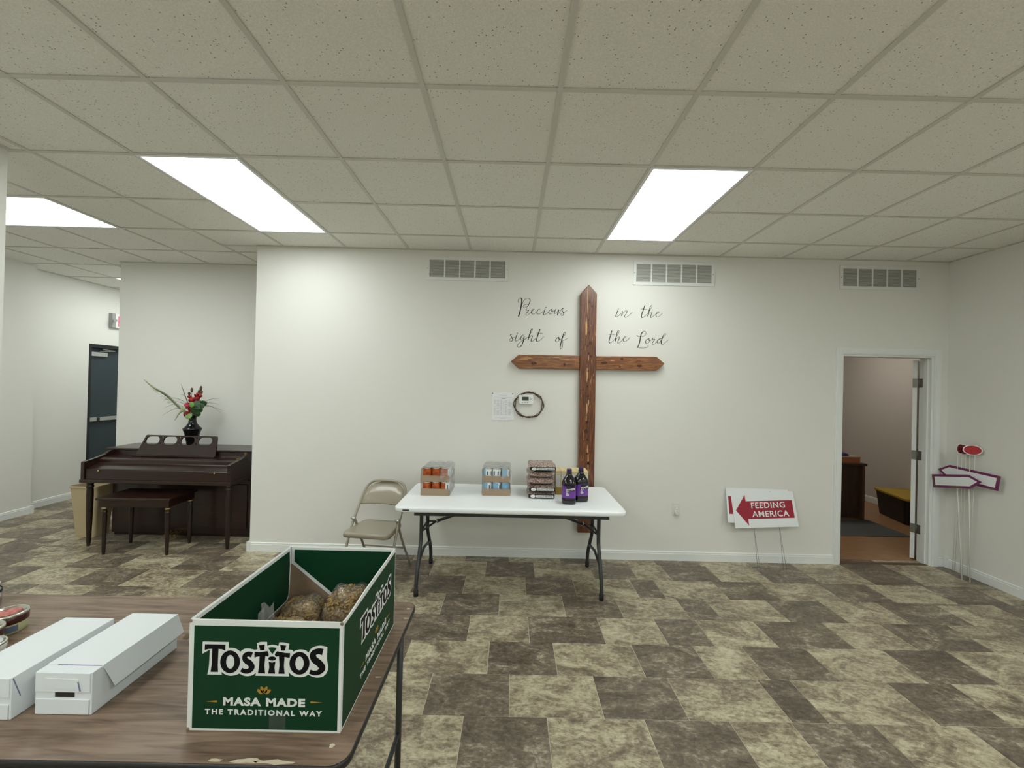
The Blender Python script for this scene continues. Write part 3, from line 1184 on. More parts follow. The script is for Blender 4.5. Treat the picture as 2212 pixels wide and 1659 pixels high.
word('wall_lettering', (-.076, 2.268), [
    [(240, 335), (200, 325), (190, 355), (230, 420), (255, 490), (220, 545), (165, 535), (165, 490), (230, 445), (320, 420)],
    [1.1, (395, 330), (365, 410), (335, 500), (350, 540), (420, 510), (500, 445)], [(405, 290)],
    [(610, 370), (575, 345), (530, 400), (510, 480), (530, 510), (580, 470), (630, 400)],
    [1.2, (625, 380), (610, 480), (575, 610), (520, 700), (455, 740), (410, 710), (430, 640), (520, 560), (640, 480), (740, 420)],
    [(760, 430), (800, 330), (870, 230), (890, 165), (860, 160), (825, 240)],
    [1.3, (830, 230), (790, 350), (742, 510)],
    [(750, 480), (820, 390), (875, 365), (880, 410), (845, 500), (850, 555), (910, 530), (1000, 440)],
    [1.4, (1128, 160), (1085, 280), (1035, 430), (1020, 520), (1050, 560)],
    [(1030, 530), (1060, 555), (1130, 510), (1200, 450), (1245, 400)], [(1010, 285), (1100, 285), (1215, 300)]],
    'black script vinyl word sight on the wall left of the cross')
word('wall_lettering', (-.076, 2.268), [
    [(1720, 410), (1660, 450), (1625, 520), (1650, 570), (1710, 550), (1745, 480), (1720, 410), (1725, 470), (1780, 490), (1850, 430),
     (1930, 320), (1940, 260), (1900, 270), (1860, 350)],
    [1.3, (1870, 330), (1830, 470), (1790, 620), (1765, 730)],
    [(1765, 720), (1775, 790), (1820, 780), (1850, 680), (1850, 560), (1800, 530), (1900, 510), (2015, 445)]],
    'black script vinyl word of on the wall left of the cross')
word('wall_lettering', (.870, 2.518), [
    [1.2, (512, 300), (480, 390), (450, 470), (465, 510), (540, 470), (620, 390)], [(527, 258)],
    [1.1, (672, 325), (645, 400), (625, 480)],
    [(630, 470), (690, 380), (760, 320), (805, 325), (790, 390), (735, 470), (740, 520), (800, 510), (890, 440), (980, 360)]],
    'black script vinyl word in on the wall right of the cross', 10.5, 19)
word('wall_lettering', (.870, 2.518), [
    [1.4, (1378, 135), (1330, 270), (1275, 430), (1265, 510), (1290, 540)],
    [(1268, 500), (1300, 535), (1380, 480), (1470, 390), (1540, 290), (1600, 190), (1595, 145), (1560, 165), (1530, 240)],
    [1.3, (1540, 220), (1505, 330), (1462, 500)],
    [(1470, 470), (1530, 380), (1590, 345), (1600, 390), (1560, 480), (1565, 540), (1640, 490), (1730, 420), (1810, 380), (1825, 345),
     (1775, 355), (1730, 430), (1745, 500), (1800, 510), (1870, 460), (1935, 385)],
    [(1250, 255), (1340, 262), (1455, 285)]],
    'black script vinyl word the on the wall right of the cross, beside the word in', 10.5, 19)
word('wall_lettering', (.876, 2.268), [
    [1.4, (325, 130), (285, 260), (235, 430), (230, 510), (260, 530)],
    [(230, 500), (265, 527), (340, 480), (430, 380), (500, 280), (550, 180), (540, 130), (505, 160), (480, 230)],
    [1.3, (490, 210), (460, 320), (422, 490)],
    [(430, 460), (490, 370), (545, 335), (555, 380), (515, 480), (520, 535), (590, 500), (680, 400), (760, 350), (775, 315), (730, 330),
     (685, 400), (690, 465), (740, 485), (810, 440), (890, 355)], [(215, 255), (310, 258), (415, 272)]],
    'black script vinyl word the on the wall right of the cross, beside the word Lord', 10.5, 19)
word('wall_lettering', (.876, 2.268), [
    [(1120, 275), (1150, 315), (1230, 325), (1330, 310), (1400, 250), (1400, 180), (1350, 150), (1290, 190)],
    [1.6, (1300, 175), (1255, 250), (1230, 360), (1200, 520), (1140, 675)],
    [(1135, 675), (1230, 688), (1340, 690), (1430, 675), (1470, 630), (1465, 605)],
    [(1500, 380), (1430, 420), (1390, 500), (1430, 545), (1490, 520), (1525, 450), (1500, 380), (1490, 440), (1550, 450), (1610, 400), (1620, 370)],
    [(1615, 365), (1640, 420), (1690, 405), (1650, 470), (1600, 550), (1630, 580), (1700, 540), (1780, 450), (1850, 385), (1900, 390)],
    [(1890, 390), (1810, 420), (1760, 490), (1790, 540), (1850, 500), (1930, 390), (2020, 280), (2040, 235), (2000, 240), (1950, 310)],
    [1.4, (1960, 290), (1915, 400), (1890, 500), (1905, 570)], [(1900, 560), (1935, 580), (2020, 520), (2125, 420)]],
    'black script vinyl word Lord on the wall right of the cross', 10.5, 19)

# ------------------------------------------------------------------ notice, wreath, thermostat, outlet
po = (-.075, WY, 1.33)
t = thing('paper_notice', 'white printed sheet pinned to the wall beside the thermostat', 'paper', po)
sh = MB(po)
nx_, nz_ = 6, 8
for i in range(nx_):
    for j in range(nz_):
        q = []
        for a, c in ((0, 0), (1, 0), (1, 1), (0, 1)):
            fx, fz = (i + a) / nx_, (j + c) / nz_
            x = -.186 + .216 * fx + .006 * (1 - fz)
            z = 1.326 + .270 * fz + .004 * fx
            q.append((x, WY - .002 - .004 * (1 - fz) ** 2 * abs(math.sin(fx * 3)), z))
        sh.add(q, [(0, 1, 2, 3)], 0, True)
sh.build('sheet', 'paper', t)
pr = MB(po)
ln = lambda x0, x1, z, h=.0022: pr.box(x0, x1, WY - .0075, WY - .0068, z - h / 2, z + h / 2)
ln(-.115, -.04, 1.572)
ln(-.16, .015, 1.552, .0012)
ln(-.09, -.05, 1.541, .006)
for k in range(20):
    z = 1.525 - k * .0075
    for x0, x1 in ((-.160, -.140), (-.134, -.104), (-.098, -.080), (-.072, -.060), (-.054, -.030), (-.022, .012)):
        if random.random() < .88:
            ln(x0, x0 + (x1 - x0) * random.uniform(.6, 1), z, .0018)
ln(-.15, .01, 1.352, .0012)
ln(-.10, -.04, 1.344, .002)
pr.build('printed_lines', 'ink_grey', t)
for x in (-.176, .018):
    MB(po).ball((x, WY - .007, 1.588), .005, .005, .005, 8, 6).build('push_pin', 'ink', t)

wo = (.178, WY, 1.355)
t = thing('thorn_wreath', 'crown of thorns twig wreath hung around the thermostat', 'wreath', wo)
for k in range(4):
    b = MB(wo)
    pts = []
    ph = random.random() * 6
    for i in range(61):
        a = 2 * PI * i / 60
        rr = 1 + .05 * math.sin(3 * a + ph * (1 + k)) + .035 * math.sin(5 * a + 2.1 * k)
        pts.append((.178 + .138 * rr * math.cos(a), WY - .018 + .008 * math.sin(4 * a + k * 1.6), 1.484 + .120 * rr * math.sin(a)))
    b.tube(pts, .0027 if k else .0035, 6)
    b.build('twig', 'twig', t)
for k in range(26):
    a = random.random() * 2 * PI
    c, s = math.cos(a), math.sin(a)
    dr = random.choice((-1, 1))
    p0 = Vector((.178 + .140 * c, WY - .02, 1.484 + .122 * s))
    MB(wo).tube([p0, p0 + Vector((c * .016 * dr + .008 * s, -.008, s * .016 * dr + .006 * c))], [.0022, .0006], 5).build('thorn', 'twig', t)

to = (.150, WY, 1.49)
t = thing('thermostat', 'white wall thermostat with dark display inside the thorn wreath', 'thermostat', to)
MB(to).prism(rrect(.079, .223, 1.490, 1.583, .018, 5), XZ, WY - .024, WY - .0005).build('body', 'plastic_white', t, bevel=.004)
MB(to).box(.112, .175, WY - .0255, WY - .0235, 1.525, 1.562).build('display', 'lcd', t, bevel=.001)
for x, z in ((.191, 1.552), (.191, 1.536), (.203, 1.544)):
    MB(to).box(x - .004, x + .004, WY - .0262, WY - .023, z - .004, z + .004).build('button', 'button_grey', t)
for x in (.117, .140, .163):
    MB(to).box(x - .006, x + .006, WY - .0255, WY - .023, 1.503, 1.508).build('button', 'button_grey', t)

oo = (1.640, WY, .434)
t = thing('wall_outlet', 'cream duplex outlet with a plugged-in cap low on the wall', 'outlet', oo)
MB(oo).prism(rrect(1.602, 1.678, .434, .559, .006, 3), XZ, WY - .006, WY - .0004).build('cover_plate', 'plastic_cream', t, bevel=.002)
s = MB(oo).prism(rrect(1.623, 1.657, .504, .536, .010, 4), XZ, WY - .0085, WY - .006).build('socket', 'plastic_white', t)
for x in (1.632, 1.648):
    MB(oo).box(x - .0015, x + .0015, WY - .0092, WY - .0085, .515, .526).build('slot', 'closer_black', s)
MB(oo).prism(rrect(1.622, 1.660, .450, .492, .014, 5), XZ, WY - .030, WY - .006).build('plug', 'plastic_cream', t, bevel=.004)

# ------------------------------------------------------------------ white folding table
TZ = .735
o_ = (.02, 3.53, 0)
t = thing('folding_table', 'white plastic folding table with dark grey legs under the cross', 'table', o_)
TX0, TX1, TY0, TY1 = -.868, .908, 3.135, 3.905
tp = MB(o_)
outer = [(0, TZ - .048), (.004, TZ - .044)]
rings = []
for inset, z in ((.022, TZ - .046), (.004, TZ - .046), (0, TZ - .040), (0, TZ - .016), (.003, TZ - .012), (.010, TZ - .011),
                 (.012, TZ - .003), (.016, TZ)):
    rings.append([(p[0], p[1], z) for p in rrect(TX0 + inset, TX1 - inset, TY0 + inset, TY1 - inset, .060 - inset * .5, 8)])
tp.loft(rings, 0, True)
tp.build('table_top', 'table_white', t)
MB(o_).box(-.798, -.748, TY0 - .0012, TY0 + .001, TZ - .034, TZ - .024).build('badge', 'edge_black', t)
for y in (3.175, 3.85):
    MB(o_).box(-.72, .78, y, y + .022, TZ - .082, TZ - .0465).build('rail', 'steel_dark', t, bevel=.003)
for sx, X_ in ((-1, -.708), (1, .748)):
    for y0, y1, yf in ((3.40, 3.40, 3.253), (3.66, 3.66, 3.857)):
        path = spline([(X_, y0, TZ - .05), (X_, y0, .52), (X_, y0, .41), (X_, y0 + (yf - y0) * .10, .36),
                       (X_, y0 + (yf - y0) * .45, .27), (X_, y0 + (yf - y0) * .80, .18), (X_, y0 + (yf - y0) * .97, .10), (X_, yf, .03)], 4)
        lg = MB(o_).tube(path, .0155, 10).build('leg', 'steel_dark', t)
        MB(o_).tube([(X_, yf, .0), (X_, yf, .045)], .0185, 10).build('rubber_foot', 'rubber', lg)
    MB(o_).tube([(X_, 3.40 - .147 * .60, .235), (X_, 3.53, .275), (X_, 3.66 + .197 * .60, .235)], .012, 8).build('cross_brace', 'steel_dark', t)
    MB(o_).tube([(X_, 3.28, TZ - .06), (X_, 3.78, TZ - .06)], .013, 8).build('hinge_bar', 'steel_dark', t)
    MB(o_).tube([(X_, 3.40, .458), (X_, 3.66, .458)], .009, 8).build('cross_bar', 'steel_dark', t)
    k = MB(o_)
    k.tube([(X_ - sx * .60, 3.53, TZ - .055), (X_ - sx * .098, 3.53, .497)], .0125, 8)
    k.tube([(X_ - sx * .098, 3.53, .497), (X_ - sx * .008, 3.41, .458)], .0085, 8)
    k.tube([(X_ - sx * .098, 3.53, .497), (X_ - sx * .008, 3.65, .458)], .0085, 8)
    br = k.build('folding_brace', 'steel_dark', t)
    p0, p1 = Vector((X_ - sx * .112, 3.53, .5025)), Vector((X_ - sx * .104, 3.53, .4995))
    MB(o_).tube([p0, p1], .019, 12).build('lock_ring', 'steel_bright', br)

# ------------------------------------------------------------------ folding chair
ch = thing('folding_chair', 'beige steel folding chair beside the white table', 'chair', (-1.128, 3.535, 0), math.radians(-7))
fr_ = []
for s in (-1, 1):
    p = [(s * .205, -.255, 0), (s * .205, -.14, .21), (s * .205, -.035, .41), (s * .203, .03, .50), (s * .200, .11, .60), (s * .192, .17, .68),
         (s * .172, .205, .735), (s * .13, .222, .768), (s * .07, .228, .778), (0, .229, .780)]
    fr_.append(p)
path = spline(fr_[0] + fr_[1][::-1][1:], 4)
MB().tube(path, .0115, 8).build('frame', 'chair_beige', ch)
for s in (-1, 1):
    lg = MB().tube(spline([(s * .188, -.005, .505), (s * .188, .05, .42), (s * .192, .17, .22), (s * .197, .33, 0.0)], 3), .0105, 8).build('rear_leg', 'chair_beige', ch)
    MB().tube([(s * .205, -.258, 0), (s * .205, -.245, .025)], .014, 8).build('foot_cap', 'chair_beige', ch)
    MB().tube([(s * .197, .332, 0), (s * .196, .318, .022)], .013, 8).build('foot_cap', 'chair_beige', lg)
    MB().tube([(s * .18, -.004, .50), (s * .217, -.004, .50)], .012, 8).build('pivot', 'steel_bright', ch)
MB().tube([(-.205, -.150, .19), (.205, -.150, .19)], .0075, 8).build('front_stretcher', 'chair_beige', ch)
MB().tube([(-.19, .185, .20), (.19, .185, .20)], .0075, 8).build('rear_stretcher', 'chair_beige', ch)
st = MB()
pl = [(-.200, -.155), (-.190, -.180), (-.165, -.195), (.165, -.195), (.190, -.180), (.200, -.155), (.180, .12), (.165, .15), (.13, .165),
      (-.13, .165), (-.165, .15), (-.180, .12)]
rg = []
for k, z in ((1.0, .405), (1.005, .425), (.99, .438), (.95, .443), (.80, .438), (.4, .434), (.05, .433)):
    rg.append([(x * k, -.01 + (y + .01) * k, z) for x, y in pl])
st.loft(rg, 0, True)
st.build('seat', 'chair_beige', ch)
bk = MB()
rg = []
for i in range(9):
    f = i / 8
    x = -.195 + .39 * f
    c = -.020 * math.cos((f - .5) * PI)        # gentle curve towards the back
    w = .0 if 0 < i < 8 else .018
    lowz = .590 + .006 * math.cos((f - .5) * PI)
    topz = .768 - .085 * (2 * abs(f - .5)) ** 3.2
    yb_ = lambda z: .105 + (z - .59) * .66
    ring = []
    for z, dy in ((lowz, 0), (lowz + .008, -.006), ((lowz + topz) / 2, -.004), (topz, -.006), (topz, .004), ((lowz + topz) / 2, .004), (lowz + .008, .004)):
        ring.append((x, yb_(z) - c + dy, z))
    rg.append(ring)
bk.loft(rg, 0, True)
bk.build('backrest', 'chair_beige', ch)

# ------------------------------------------------------------------ canned goods in shrink wrap
CR, CH = .0375, .112


def can_mesh(name, lab_m, white_frac):
    b = MB()
    n = 20
    prof = [(CR - .004, 0), (CR, .003), (CR, .007), (CR - .001, .009)]
    b.lathe(prof, n=n, m=0, cap=True)
    for k in range(n):
        a0, a1 = 2 * PI * k / n, 2 * PI * (k + 1) / n
        mi = 2 if (k / n) < white_frac else 1
        r = CR - .0012
        for z0, z1, mm in ((.009, .035, mi), (.035, .050, mi), (.050, .085, mi), (.085, .103, mi)):
            if mi == 2 and z0 == .050 and k % 3 == 1:
                mm = 3
            b.add([(r * math.cos(a0), r * math.sin(a0), z0), (r * math.cos(a1), r * math.sin(a1), z0),
                   (r * math.cos(a1), r * math.sin(a1), z1), (r * math.cos(a0), r * math.sin(a0), z1)], [(0, 1, 2, 3)], mm, True)
    b.lathe([(CR - .001, .103), (CR, .105), (CR, .110), (CR - .002, CH), (CR - .003, CH - .004), (.001, CH - .004)], n=n, m=0)
    return b


def can_pack(loc, lab_m, lbl, white, seed):
    random.seed(seed)
    t = thing('can_pack', lbl, 'cans', loc, 0.0)
    nx, ny = 3, 4
    W_, D_ = nx * 2 * CR + .006, ny * 2 * CR + .006
    src = None
    for L_ in range(2):
        z0 = L_ * (CH + .0045)
        tr = MB()
        h = .058
        e = .002
        tr.box(-W_ / 2, W_ / 2, 0, D_, z0, z0 + .002)
        hs = h if L_ == 0 else .050
        tr.box(-W_ / 2 - e, W_ / 2 + e, -e, 0, z0, z0 + hs)
        tr.box(-W_ / 2 - e, W_ / 2 + e, D_, D_ + e, z0, z0 + hs)
        for s in (-1, 1):
            xa = s * W_ / 2
            tr.prism([(0, z0), (D_, z0), (D_, z0 + hs), (D_ - .03, z0 + .03), (.03, z0 + .03), (0, z0 + hs)], YZ, min(xa, xa + s * e), max(xa, xa + s * e))
        tr.build('tray', 'tray_board', t)
        for i in range(nx):
            for j in range(ny):
                p = (-W_ / 2 + .003 + CR + i * 2 * CR, .003 + CR + j * 2 * CR, z0 + .0022)
                if src is None:
                    src = can_mesh('can', lab_m, white).build('can', ['can_steel', lab_m, 'can_label_white', 'can_label_print'], t)
                    o = src
                else:
                    o = src.copy()
                    COL.objects.link(o)
                o.location = p
                o.rotation_euler = (0, 0, random.uniform(-.3, .9) if lab_m == 'can_orange' and i < 2 else (random.uniform(-1.6, -.4) if lab_m == 'can_orange' else random.uniform(-3.6, -.3)))
    # loose clear film: bowed sheet over the top and down both sides, ragged at the front
    Hh = 2 * CH + .010
    f = MB()
    nu, nv = 22, 12
    grid = []
    for i in range(nu + 1):
        u = i / nu
        row = []
        for j in range(nv + 1):
            v = j / nv
            per = u * (2 * Hh + W_)
            if per < Hh:
                x, z = -W_ / 2 - .005, per
            elif per < Hh + W_:
                x, z = -W_ / 2 + (per - Hh), Hh
            else:
                x, z = W_ / 2 + .005, Hh - (per - Hh - W_)
            y = -.004 + v * (D_ + .008)
            q = Vector((x * 9 + seed, y * 14, z * 9))
            d = noise.noise(q * 1.3) * .006
            if per < Hh:
                x -= abs(d)
            elif per < Hh + W_:
                z += abs(d) * 2.0 + .002
                if v < .25:
                    y += .02 * noise.noise(q * 3)
            else:
                x += abs(d)
            row.append((x, y, max(z, .001)))
        grid.append(row)
    f.loft(grid, 0, True, cap=False, closed=False)
    f.build('shrink_wrap', 'shrink_film', t)
    # torn flap hanging at a front corner
    fp = MB()
    g2 = []
    for i in range(6):
        row = []
        for j in range(6):
            a, c = i / 5, j / 5
            row.append((W_ / 2 - .075 + .09 * a, -.008 - .018 * math.sin(a * 3 + c * 4) - .008 * c, Hh - .010 - .085 * c - .03 * a * c))
        g2.append(row)
    fp.loft(g2, 0, True, cap=False, closed=False)
    fp.build('torn_flap', 'shrink_film', t)
    return t


can_pack((-.612, 3.452, TZ), 'can_orange', 'two-layer pack of orange labelled cans in torn shrink wrap', .34, 3)
can_pack((-.104, 3.492, TZ), 'can_blue', 'two-layer pack of blue and white labelled cans in shrink wrap', .55, 5)

# ------------------------------------------------------------------ bags of pinto beans
random.seed(11)


def bean_bag(loc, rot, h, label_z, lbl, printed):
    t = thing('bean_bag', lbl, 'bag of beans', loc, rot, 'bags of pinto beans on the white table')
    b = MB()
    nu, nv = 26, 16
    w, d = .118, .150
    rings = []
    sd = random.random() * 50
    for i in range(nv + 1):
        ph = -PI / 2 + PI * i / nv
        ring = []
        for j in range(nu):
            th = 2 * PI * j / nu
            ex = lambda a, p: math.copysign(abs(a) ** p, a)
            cx, sx = ex(math.cos(th), .45), ex(math.sin(th), .45)
            rr = (abs(math.cos(ph)) ** .55) * .96 + .04
            x, y = w * rr * cx, d * rr * sx
            z = h / 2 + h / 2 * ex(math.sin(ph), .95)
            q = Vector((x * 22 + sd, y * 22, z * 22))
            k = 1 + .09 * noise.noise(q * .6)
            bulge = .014 * noise.noise(Vector((x * 14 + sd, y * 14, 0)))
            zz = min(max(z + bulge * (z / h), 0.0005), h)
            ring.append((x * k, y * k, zz))
        rings.append(ring)
    b.loft(rings, 0, True)
    b.build('bag', 'pinto_bag', t)
    # printed band low on the front
    if printed:
        zl = label_z
        band = MB()
        pts = []
        for i in range(13):
            f_ = -1 + 2 * i / 12
            pts.append((.108 * f_, -.1535 + .006 * abs(f_) ** 4))
        rg = []
        for x, y in pts:
            rg.append([(x, y, zl - .014), (x, y - .0006, zl + .014), (x, y + .012, zl + .014), (x, y + .012, zl - .014)])
        band.loft(rg, 0, False)
        pb_ = band.build('label_band', 'ink', t)
        w2 = MB().box(-.046, .098, -.1558, -.1535, zl - .009, zl + .009).build('label_plate', 'print_white', t)
        put_mesh('printed_name', text_mesh('PINTO BEANS', .02, .0003, 0, 1.05, width=.125, height=.011),
                 face_mtx((.026, -.1562, zl - .0055), *FRONT), 'ink', w2)
        ov = [(-.072 + .021 * math.cos(2 * PI * k / 18), zl + .013 * math.sin(2 * PI * k / 18)) for k in range(18)]
        MB().prism(ov, XZ, -.1562, -.1535).build('label_oval', 'print_white', t)
    return t


bz = TZ
hs = (.054, .054, .058, .058, .056)
for k in range(5):
    lb_ = ['printed bag of pinto beans at the bottom of the stack', 'printed bag of pinto beans second from the bottom of the stack',
           'plain-sided bag of pinto beans in the middle of the stack', 'plain-sided bag of pinto beans second from the top of the stack',
           'bag of pinto beans with label strip on top of the stack'][k]
    bean_bag((.274 + (0, .002, -.004, -.003, .004)[k], 3.575 + (0, .004, .006, .008, -.004)[k], bz), math.radians((0, 1, -2, 2, 1)[k]), hs[k],
             hs[k] * .42, lb_, k in (0, 1, 4))
    bz += hs[k] + .0004

# ------------------------------------------------------------------ row of yellow boxes
for k in range(6):
    bo = (.428 + k * .047, 3.655, TZ)
    t = thing('food_box', ['yellow food box closest to the stack of bean bags', 'yellow food box second from the bean bags',
                           'yellow food box third from the bean bags', 'yellow food box fourth from the bean bags',
                           'yellow food box fifth from the bean bags', 'yellow food box at the end against the cross'][k],
              'box', bo, group='row of yellow boxes')
    MB().box(-.0225, .0225, -.080, .080, 0, .2055).build('carton', 'box_yellow', t, bevel=.0012)
    MB().box(-.0218, .0218, -.0806, -.079, .001, .064).build('gold_band', 'box_gold', t)
    p_ = MB().box(-.016, .016, -.0808, -.079, .074, .180).build('facts_panel', 'print_white', t)
    q_ = MB()
    q_.box(-.013, .013, -.0811, -.0806, .170, .175)
    for z in range(10):
        q_.box(-.013, .013 - .008 * random.random(), -.0811, -.0806, .080 + z * .0085, .0815 + z * .0085)
    q_.build('printed_lines', 'ink_grey', p_)

# ------------------------------------------------------------------ juice bottles


def bottle(loc, rot, lbl):
    t = thing('juice_bottle', lbl, 'bottle', loc, rot, 'bottles of grape juice')

    def sec(rx, ry, z, p, n=32):
        out = []
        for k in range(n):
            a = 2 * PI * k / n
            c, s = math.cos(a), math.sin(a)
            out.append((rx * math.copysign(abs(c) ** p, c), ry * math.copysign(abs(s) ** p, s), z))
        return out
    b = MB()
    b.loft([sec(.046, .042, 0, .6), sec(.053, .048, .004, .55), sec(.0565, .051, .014, .5), sec(.0565, .051, .045, .5), sec(.0545, .049, .050, .5),
            sec(.0545, .049, .146, .5), sec(.0575, .052, .152, .5), sec(.057, .051, .166, .55), sec(.050, .046, .185, .65), sec(.038, .037, .205, .8),
            sec(.027, .027, .222, 1), sec(.0215, .0215, .234, 1), sec(.020, .020, .240, 1), sec(.023, .023, .243, 1), sec(.023, .023, .247, 1),
            sec(.018, .018, .249, 1), sec(.018, .018, .262, 1)], 0, True)
    b.build('body', 'juice', t)
    l = MB()
    l.loft([sec(.0552, .0497, .0515, .5), sec(.0552, .0497, .1445, .5)], 0, True, cap=False)
    lb_ = l.build('label', 'label_purple', t)
    dk = [(-.030, .104), (.047, .110), (.047, .1435), (-.020, .1435), (-.026, .125)]
    MB().prism(dk, XZ, -.0508, -.0494).build('grape_picture', 'label_dark', lb_)
    bn = [(-.022, .100), (.005, .104), (.030, .113), (.043, .116), (.045, .134), (.030, .132), (.0, .122), (-.022, .124)]
    bo_ = MB().prism(bn, XZ, -.0516, -.0500).build('banner', 'print_white', lb_)
    put_mesh('brand_name', text_mesh("Welch's", .02, .0003, .0006, .95, width=.058, height=.0165),
             face_mtx((.012, -.0520, .1055), (1, 0, .17), (-.17, 0, 1)), 'ink', lb_)
    pr_ = MB()
    for k, (w_, z) in enumerate(((.016, .090), (.021, .083), (.028, .076), (.024, .069))):
        pr_.box(-.024, -.024 + w_, -.0506, -.0494, z, z + .0045)
    pr_.build('printed_lines', 'print_white', lb_)
    c = MB()
    n = 20
    c.lathe([(.0195, .246), (.0200, .250), (.0205, .272), (.019, .275)], n=n)
    c.build('cap', 'cap_purple', t)
    return t


bottle((.484, 3.322, TZ), math.radians(-6), 'dark grape juice bottle with purple label, standing in front of the other')
bottle((.592, 3.400, TZ), math.radians(16), 'dark grape juice bottle with purple label, half hidden behind the other')

# ------------------------------------------------------------------ Feeding America signs against the wall


def lawn_sign(xc, zc, tilt_deg, roll_deg, ytop, lbl, full):
    """board leaning on the wall: top edge touches, foot of the wire stands out on the floor"""
    W_, H_ = .605, .325
    th = math.radians(tilt_deg)
    rl = math.radians(roll_deg)
    t = thing('lawn_sign', lbl, 'sign', (xc, ytop, 0), group='Feeding America arrow signs')
    zt = zc + H_ / 2
    # local frame: u along the board, w up the board, n towards the viewer
    U = Vector((math.cos(rl), 0, math.sin(rl)))
    Wv = Vector((-math.sin(rl), math.sin(th), math.cos(rl) * math.cos(th))).normalized()
    N_ = U.cross(Wv)
    C = Vector((0, -math.sin(th) * H_ / 2 - .012, zc))
    mtx = face_mtx(C, U, Wv)
    P_ = lambda p, d: mtx @ Vector((p[0], p[1], d))
    MB().prism([(-W_ / 2, -H_ / 2), (W_ / 2, -H_ / 2), (W_ / 2, H_ / 2), (-W_ / 2, H_ / 2)], P_, -.002, .002).build('board', 'sign_white', t)
    hb, hh, xt = .082, .142, -W_ / 2 + .028
    arrow = [(xt, 0), (xt + .105, -hh), (xt + .105, -hb), (W_ / 2 - .025, -hb), (W_ / 2 - .025, hb), (xt + .105, hb), (xt + .105, hh)]
    if not full:
        arrow = [(-W_ / 2 + .018, -hb), (xt + .40, -hb), (xt + .40, -hh), (W_ / 2 - .03, 0), (xt + .40, hh), (xt + .40, hb), (-W_ / 2 + .018, hb)]
    MB().prism(arrow, P_, .002, .0026).build('arrow', 'sign_red', t)
    for s, y in (('FEEDING', .014), ('AMERICA', -.066)):
        put_mesh('lettering', text_mesh(s, .07, .0003, .0009, 1.08, width=.325 if s == 'FEEDING' else .355, height=.055),
                 mtx @ Matrix.Translation((.040 if s == 'FEEDING' else .052, y, .0030)), 'sign_white', t)
    # wire stake: two long legs and a cross wire
    for x in (-.125, .12) if full else (-.055, .19):
        p0 = mtx @ Vector((x, -H_ / 2 + .05, -.004))
        k = (p0.z - .001) / Wv.z
        MB().tube([p0, p0 - Wv * k], .0016, 5).build('stake_wire', 'wire', t)
    return t


lawn_sign(2.468, .530, 13, 2.8, WY - .012, 'white Feeding America arrow sign on wire stake leaning in front of another', True)
lawn_sign(2.415, .560, 12, -.6, WY - .001, 'white arrow sign mostly hidden behind the Feeding America sign', False)

# ------------------------------------------------------------------ markers in the right corner
gm = 'yard markers in the corner'


def lean(p0, p1):
    """frame for a stake from p0 on the floor to p1 near the wall"""
    return Vector(p0), (Vector(p1) - Vector(p0))


def arrow_marker(c, xd, L_, H_, flip, lbl, foot):
    t = thing('arrow_marker', lbl, 'sign', (foot[0], foot[1], 0), group=gm)
    xd = Vector(xd).normalized()
    lean_ = Vector((.10, .0, 1)).normalized()
    yd = (lean_ - xd * lean_.dot(xd)).normalized()
    mtx = Matrix.Translation(-Vector((foot[0], foot[1], 0))) @ face_mtx(c, xd, yd)
    if (mtx.to_3x3() @ Vector((0, 0, 1))).x > 0:
        pass
    P_ = lambda p, d: mtx @ Vector((p[0], p[1], d))
    tip = .09
    s = -1 if flip else 1

    def shape(e):
        pts = [(-L_ / 2 + e, -H_ / 2 + e), (L_ / 2 - tip, -H_ / 2 + e), (L_ / 2 - e * 1.4, 0), (L_ / 2 - tip, H_ / 2 - e), (-L_ / 2 + e, H_ / 2 - e)]
        pts = [(s * x, y) for x, y in pts]
        return pts if s > 0 else pts[::-1]
    MB().prism(shape(0), P_, -.003, .003).build('border', 'marker_purple', t)
    MB().prism(shape(.022), P_, -.0036, .0036).build('panel', 'sign_white', t)
    top = mtx @ Vector((0, H_ * .3, -.012))
    MB().tube([(0, 0, 0), top], .0042, 6).build('stake', 'stake_cream', t)
    return t


arrow_marker((4.150, 3.830, .875), (.13, -1, .20), .385, .125, False, 'white arrow marker with purple border pointing away from the doorway', (4.095, 3.715))
arrow_marker((4.205, 3.790, .935), (.10, -1, -.07), .47, .13, True, 'tilted white arrow marker with purple and green border behind the other arrow', (4.150, 3.700))


def paddle(c, nrm, rx, rz, m, lbl, foot, rim=True):
    t = thing('oval_marker', lbl, 'sign', (foot[0], foot[1], 0), group=gm)
    n_ = Vector(nrm).normalized()
    yd = Vector((0, 0, 1))
    xd = yd.cross(n_).normalized()
    mtx = Matrix.Translation(-Vector((foot[0], foot[1], 0))) @ face_mtx(c, xd, yd)
    P_ = lambda p, d: mtx @ Vector((p[0], p[1], d))
    el = lambda k: [(rx * k * math.cos(2 * PI * i / 22), rz * k * math.sin(2 * PI * i / 22)) for i in range(22)]
    MB().prism(el(1.0), P_, -.003, .003).build('rim', 'sign_white', t)
    MB().prism(el(.88), P_, -.0038, .0038).build('disc', m, t)
    w_ = MB()
    cl_ = Vector(c) - Vector((foot[0], foot[1], 0))
    w_.tube([cl_ + xd * .016, cl_ * .5 + Vector((0, 0, .0)) + xd * .010, (.010, .0, 0)], .0024, 5)
    w_.tube([cl_ - xd * .016, cl_ * .5 - xd * .010, (-.010, .0, 0)], .0024, 5)
    w_.build('stake', 'stake_cream', t)
    return t


